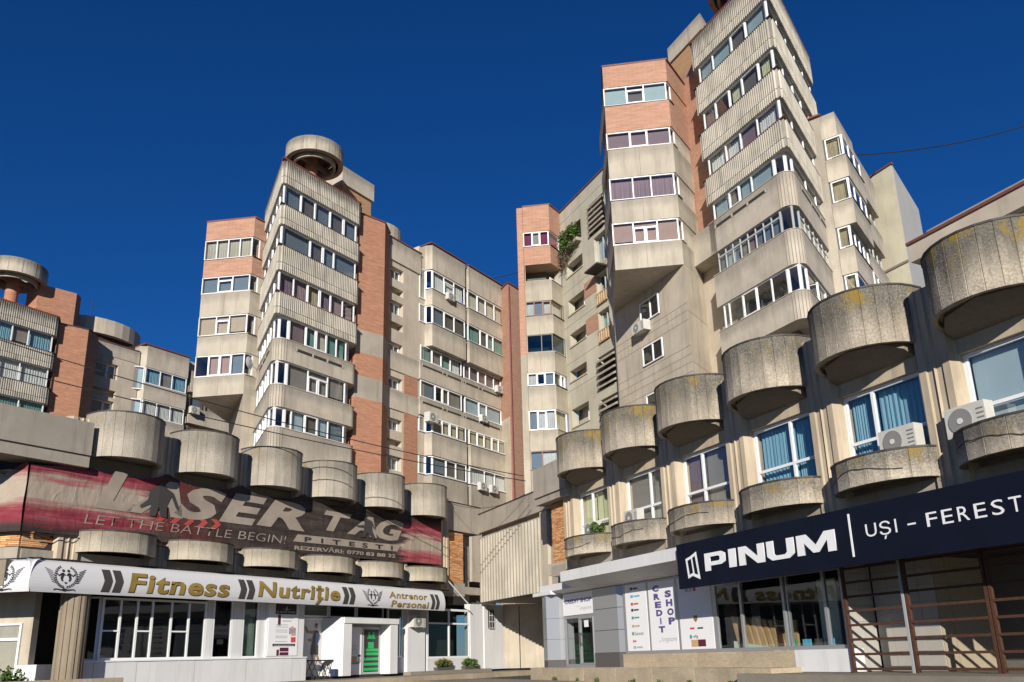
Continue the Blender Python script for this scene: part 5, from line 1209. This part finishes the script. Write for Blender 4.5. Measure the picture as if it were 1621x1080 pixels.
# ------------------------------------------------------------------ plants
def leafy(name, label, cat, fr, s, y, z, dims, n, seed, trough=None, flowers=0, group=None, size=.09, droop=0.0, mat='leaf', tufts=6):
    t = thing(name, label, cat, fr.p(s, y, z), group); r = random.Random(seed); f = fr.at(s, y)
    if trough: 
        a, d, h = trough; MB().prism([(-a*.46, -d*.4), (a*.46, -d*.4), (a*.46, d*.4), (-a*.46, d*.4)], z, z+h, top=[(-a/2, -d/2), (a/2, -d/2), (a/2, d/2), (-a/2, d/2)]).build('trough', M['black2'], t, f)
    base = z+(trough[2] if trough else 0)
    cl = [(r.uniform(-.42, .42)*dims[0], r.uniform(-.4, .4)*dims[1], r.uniform(.25, .75)*dims[2], r.uniform(.18, .34)) for _ in range(tufts)]
    b = MB(); fl = MB()
    for k in range(n):
        cx, cy, cz, cr = r.choice(cl); v = Vector((r.gauss(0, 1), r.gauss(0, 1), r.gauss(0, 1))).normalized()*r.random()**.4
        p = Vector((cx+v.x*cr*dims[0], cy+v.y*cr*dims[1]*1.4, base+max(.0, cz+v.z*cr*dims[2]*1.5)))
        if droop and r.random() < droop: p.z -= r.random()*dims[2]*.8; p.y -= .12
        u = Vector((r.gauss(0, 1), r.gauss(0, 1), r.gauss(0, .6))).normalized(); w2 = u.cross(Vector((r.gauss(0, 1), r.gauss(0, 1), r.gauss(0, 1)))).normalized(); L2 = size*r.uniform(.6, 1.3)
        tgt = fl if r.random() < flowers and v.z > -.1 else b
        k2 = .6 if tgt is fl else .38
        tgt.face([p-u*L2, p+w2*L2*k2, p+u*L2, p-w2*L2*k2])
    bb = MB()
    for cx, cy, cz, cr in cl: bb.tube([(0, 0, base), (cx*.5, cy*.5, base+cz*.5), (cx, cy, base+cz)], .012, 4)
    bb.build('stems', M['dry'], t, f)
    b.build('foliage', M[mat], t, f)
    if flowers: fl.build('blossoms', M['flower'], t, f)
    else: fl.bm.free()
    return t
leafy('flower_box', 'flower box with orange blossoms under the left half of the shop window', 'flower box', L, 9.2, -.28, .05, (1.35, .35, .42), 900, 2, (1.25, .3, .16), .16, 'flower boxes on the step')
leafy('flower_box', 'green leafy flower box without blossoms beside the white wall', 'flower box', L, 11.55, -.28, .05, (1.3, .35, .38), 800, 3, (1.25, .3, .16), 0, 'flower boxes on the step')
leafy('balcony_plant', 'bushy green plant overflowing a trough high on the side wall of the corner block', 'plant', TH, 1.9, -.35, 30.35, (1.9, .8, 1.25), 2200, 4, None, 0, None, .13, .25, tufts=12)
leafy('dry_plant', 'dry grey twigs hanging below the bushy balcony plant', 'plant', TH, 1.2, -.45, 29.3, (1.3, .35, 1.1), 450, 9, None, 0, None, .10, .3, 'dry', 8)
leafy('shrub', 'low dark shrub behind the wall at the lower left corner', 'shrub', L, -14.2, -2.9, -.35, (2.2, 1.1, 1.0), 1800, 6, None, 0, None, .10, tufts=12)
leafy('window_plant', 'trailing plant behind the air conditioner nearest the passage', 'plant', R_, -4.15, -.35, 5.2, (.9, .4, .55), 350, 8, None, 0, None, .09)
lw = thing('garden_wall', 'low stone wall at the lower left corner of the picture', 'wall', L.p(-13, -3.9, -.36))
for k in range(5): MB().box(-15.6+.93*k, -15.6+.93*k+.92, -4.1, -3.75, -.4, .34).build('stone_block', M['travertine'], lw, L)
pv = MB(); pv.box(-12.5, 16.5, -2.6, .5, -.6, -.12); o = pv.build('pavement', M['paving'], None, L); o['kind'] = 'structure'
kb = MB()
for k in range(29): kb.box(-12.5+k, -12.5+k+.985, -2.78, -2.605, -.6, -.11+.004*(k % 3))
o = kb.build('kerb', M['travertine'], None, L); o['kind'] = 'structure'
o = MB().box(4.6, 18, -1.6, 9, -.6, .035).build('platform', M['paving'], None, R_); o['kind'] = 'structure'
o = MB().box(-14, -4, -4.5, -1.3, -.6, -.30).build('pavement', M['paving'], None, R_); o['kind'] = 'structure'
for i, wl in enumerate(('below the entrance door', 'below the grey cladding', 'below the bank logos', 'below the violet lettering', 'below the third vinyl panel', 'below the wood samples', 'below the green price card')):
    leafy('weed', 'small green weed at the foot of the stone step '+wl, 'weed', R_, -6.6+1.75*i+random.uniform(-.3, .3), -1.36, -.32, (.28, .12, .16), 40, 20+i, None, 0, 'weeds along the stone step', .05, tufts=3)
# ------------------------------------------------------------------ posters and stools by the gym door
po = thing('advert_poster', 'white advertising poster with black header on the white panel left of the entrance', 'poster', L.p(-1.5, -.17, .9))
MB().box(-2.34, -.72, -.185, -.165, .94, 3.16).build('sheet', M['paper'], po, L)
flat([rect(-2.0, -.85, 2.68, 3.12)], 'print', M['ink'], po, L, -.19); text('DR. MASTER TRAINER', -1.95, -.9, 2.73, 2.82, M['greyp'], po, L, -.195, bold=.02)
flat([[(-1.7, 2.95), (-1.45, 2.88), (-1.4, 3.05), (-1.35, 2.88), (-1.1, 2.95), (-1.4, 2.84)]], 'print', M['greyp'], po, L, -.195)
flat([rect(-1.85, -1.7, 2.2, 2.66)], 'print', M['maroon'], po, L, -.19)
flat([rect(-1.6, -1.0, 2.5, 2.55), rect(-1.6, -1.1, 2.38, 2.42)]+[rect(-1.95, -1.3, z, z+.025) for z in (2.22, 2.13, 2.0, 1.92, 1.75, 1.68, 1.52)], 'print', M['greyp'], po, L, -.19)
flat([rect(-1.22, -.85, 1.85, 2.12)], 'print', M['mauve'], po, L, -.19); flat([circ(-1.05, 2.12, .07, 10), rect(-1.1, -.85, 1.78, 1.9)], 'print', M['goldlite'], po, L, -.193); flat([rect(-1.1, -.84, 1.5, 1.72)], 'print', M['redp'], po, L, -.192)
flat([rect(-2.08, -.85, 1.34, 1.44)], 'print', M['ink'], po, L, -.19); text('www.doctormastertrainer.ro', -2.0, -.95, 1.36, 1.41, M['paper'], po, L, -.195)
flat([rect(-1.68, -1.2, 1.12, 1.28), rect(-1.68, -1.2, .96, 1.09), rect(-1.85, -1.72, .95, 1.2)], 'print', M['maroon'], po, L, -.19)
mp_ = thing('athlete_poster', 'life-size cut-out print of a man in dark sports clothes, arms raised, in the entrance recess', 'poster', L.p(1, .6, .75))
flat([[(.96, 2.06), (1.16, 2.06), (1.28, 1.86), (1.22, 1.55), (1.16, 1.42), (.84, 1.42), (.86, 1.7)]], 'vest_print', M['navyc'], mp_, L, .60)
flat([[(.80, 1.42), (1.20, 1.42), (1.22, .98), (1.05, .96), (1.0, 1.1), (.94, .96), (.78, .98)]], 'shorts_print', M['ink'], mp_, L, .598)
for nm, pg in (('head_print', circ(1.06, 2.24, .085, 12, .11)), ('arm_print', [(.98, 2.05), (.6, 2.02), (.42, 2.26), (.36, 2.24), (.5, 1.94), (.92, 1.9)]), ('arm_print', [(1.16, 2.04), (1.34, 1.82), (1.28, 1.62), (.78, 1.56), (.56, 1.6), (.56, 1.66), (.9, 1.7), (1.18, 1.72)]),
               ('leg_print', [(.84, .97), (.95, .97), (.93, .66), (.9, .5), (.84, .5), (.86, .66)]), ('leg_print', [(1.08, .96), (1.2, .97), (1.34, .68), (1.42, .56), (1.36, .54), (1.2, .72)])):
    flat([pg], nm, M['skin'], mp_, L, .601)
flat([[(.97, 2.26), (1.0, 2.37), (1.12, 2.37), (1.15, 2.26), (1.06, 2.32)]], 'hair_print', M['ink'], mp_, L, .597)
for s, lab in ((.16, 'black folding stool against the white plinth in the entrance recess'), (.95, 'black folding stool nearer the entrance portal, below the athlete print')):
    st_ = thing('folding_stool', lab, 'stool', L.p(s+.3, .1, 0), 'folding stools')
    MB().box(s, s+.62, -.05, .33, .68, .74).build('seat', M['black'], st_, L)
    for y in (-.03, .31):
        MB().tube([(s+.06, y, .0), (s+.44, y, .68)], .018).build('leg', M['black'], st_, L); MB().tube([(s+.56, y, .0), (s+.18, y, .68)], .018).build('leg', M['black'], st_, L)
    MB().tube([(s+.1, -.03, .34), (s+.52, -.03, .34)], .014).build('stretcher', M['black'], st_, L)
cb_ = thing('box', 'small dark blue box on the floor beside the folding stools', 'box', L.p(1.55, 0, 0)); MB().box(1.45, 1.62, -.3, .0, .0, .32).build('carton', M['navyc'], cb_, L)
ft = thing('fluorescent_tube', 'slanting white tube hanging below the end of the planter row', 'tube lamp', L.p(10, -.3, 4.3))
MB().tube([(9.0, -.75, 4.75), (10.9, -.7, 3.55)], .035).build('tube', M['white'], ft, L)
# ------------------------------------------------------------------ cables
def cable(p, q, sag, r, label, n=24):
    P, Q = Vector(p), Vector(q); pts = [P.lerp(Q, i/n)+Vector((0, 0, -sag*4*(i/n)*(1-i/n))) for i in range(n+1)]
    o = MB().tube(pts, r, 5).build('overhead_cable', M['black'], None); return tag(o, label, 'cable', 'overhead cables')
cable((-21.5, 27.0, 13.2), (.5, 39.2, 9.2), .5, .022, 'upper of the two cables crossing in front of the left tower')
cable((-21.5, 27.0, 12.0), (.6, 39.0, 8.9), .35, .022, 'lower of the two cables crossing in front of the left tower')
cable((22.3, 46.5, 31.6), (44.0, 52.0, 39.5), 1.0, .04, 'cable in the sky running from the wing behind the right tower')
cable((6.0, 68.0, 36.5), (-5.6, 62.0, 30.5), .6, .03, 'short cable in the sky left of the brick-topped corner block')
cable((8.6, 45.2, 10.4) if False else tuple(L.p(9.7, -.2, 9.2)), tuple(TK2.p(6.8, -.3, 8.85)), .55, .014, 'thin slack cable draped over the link parapet')
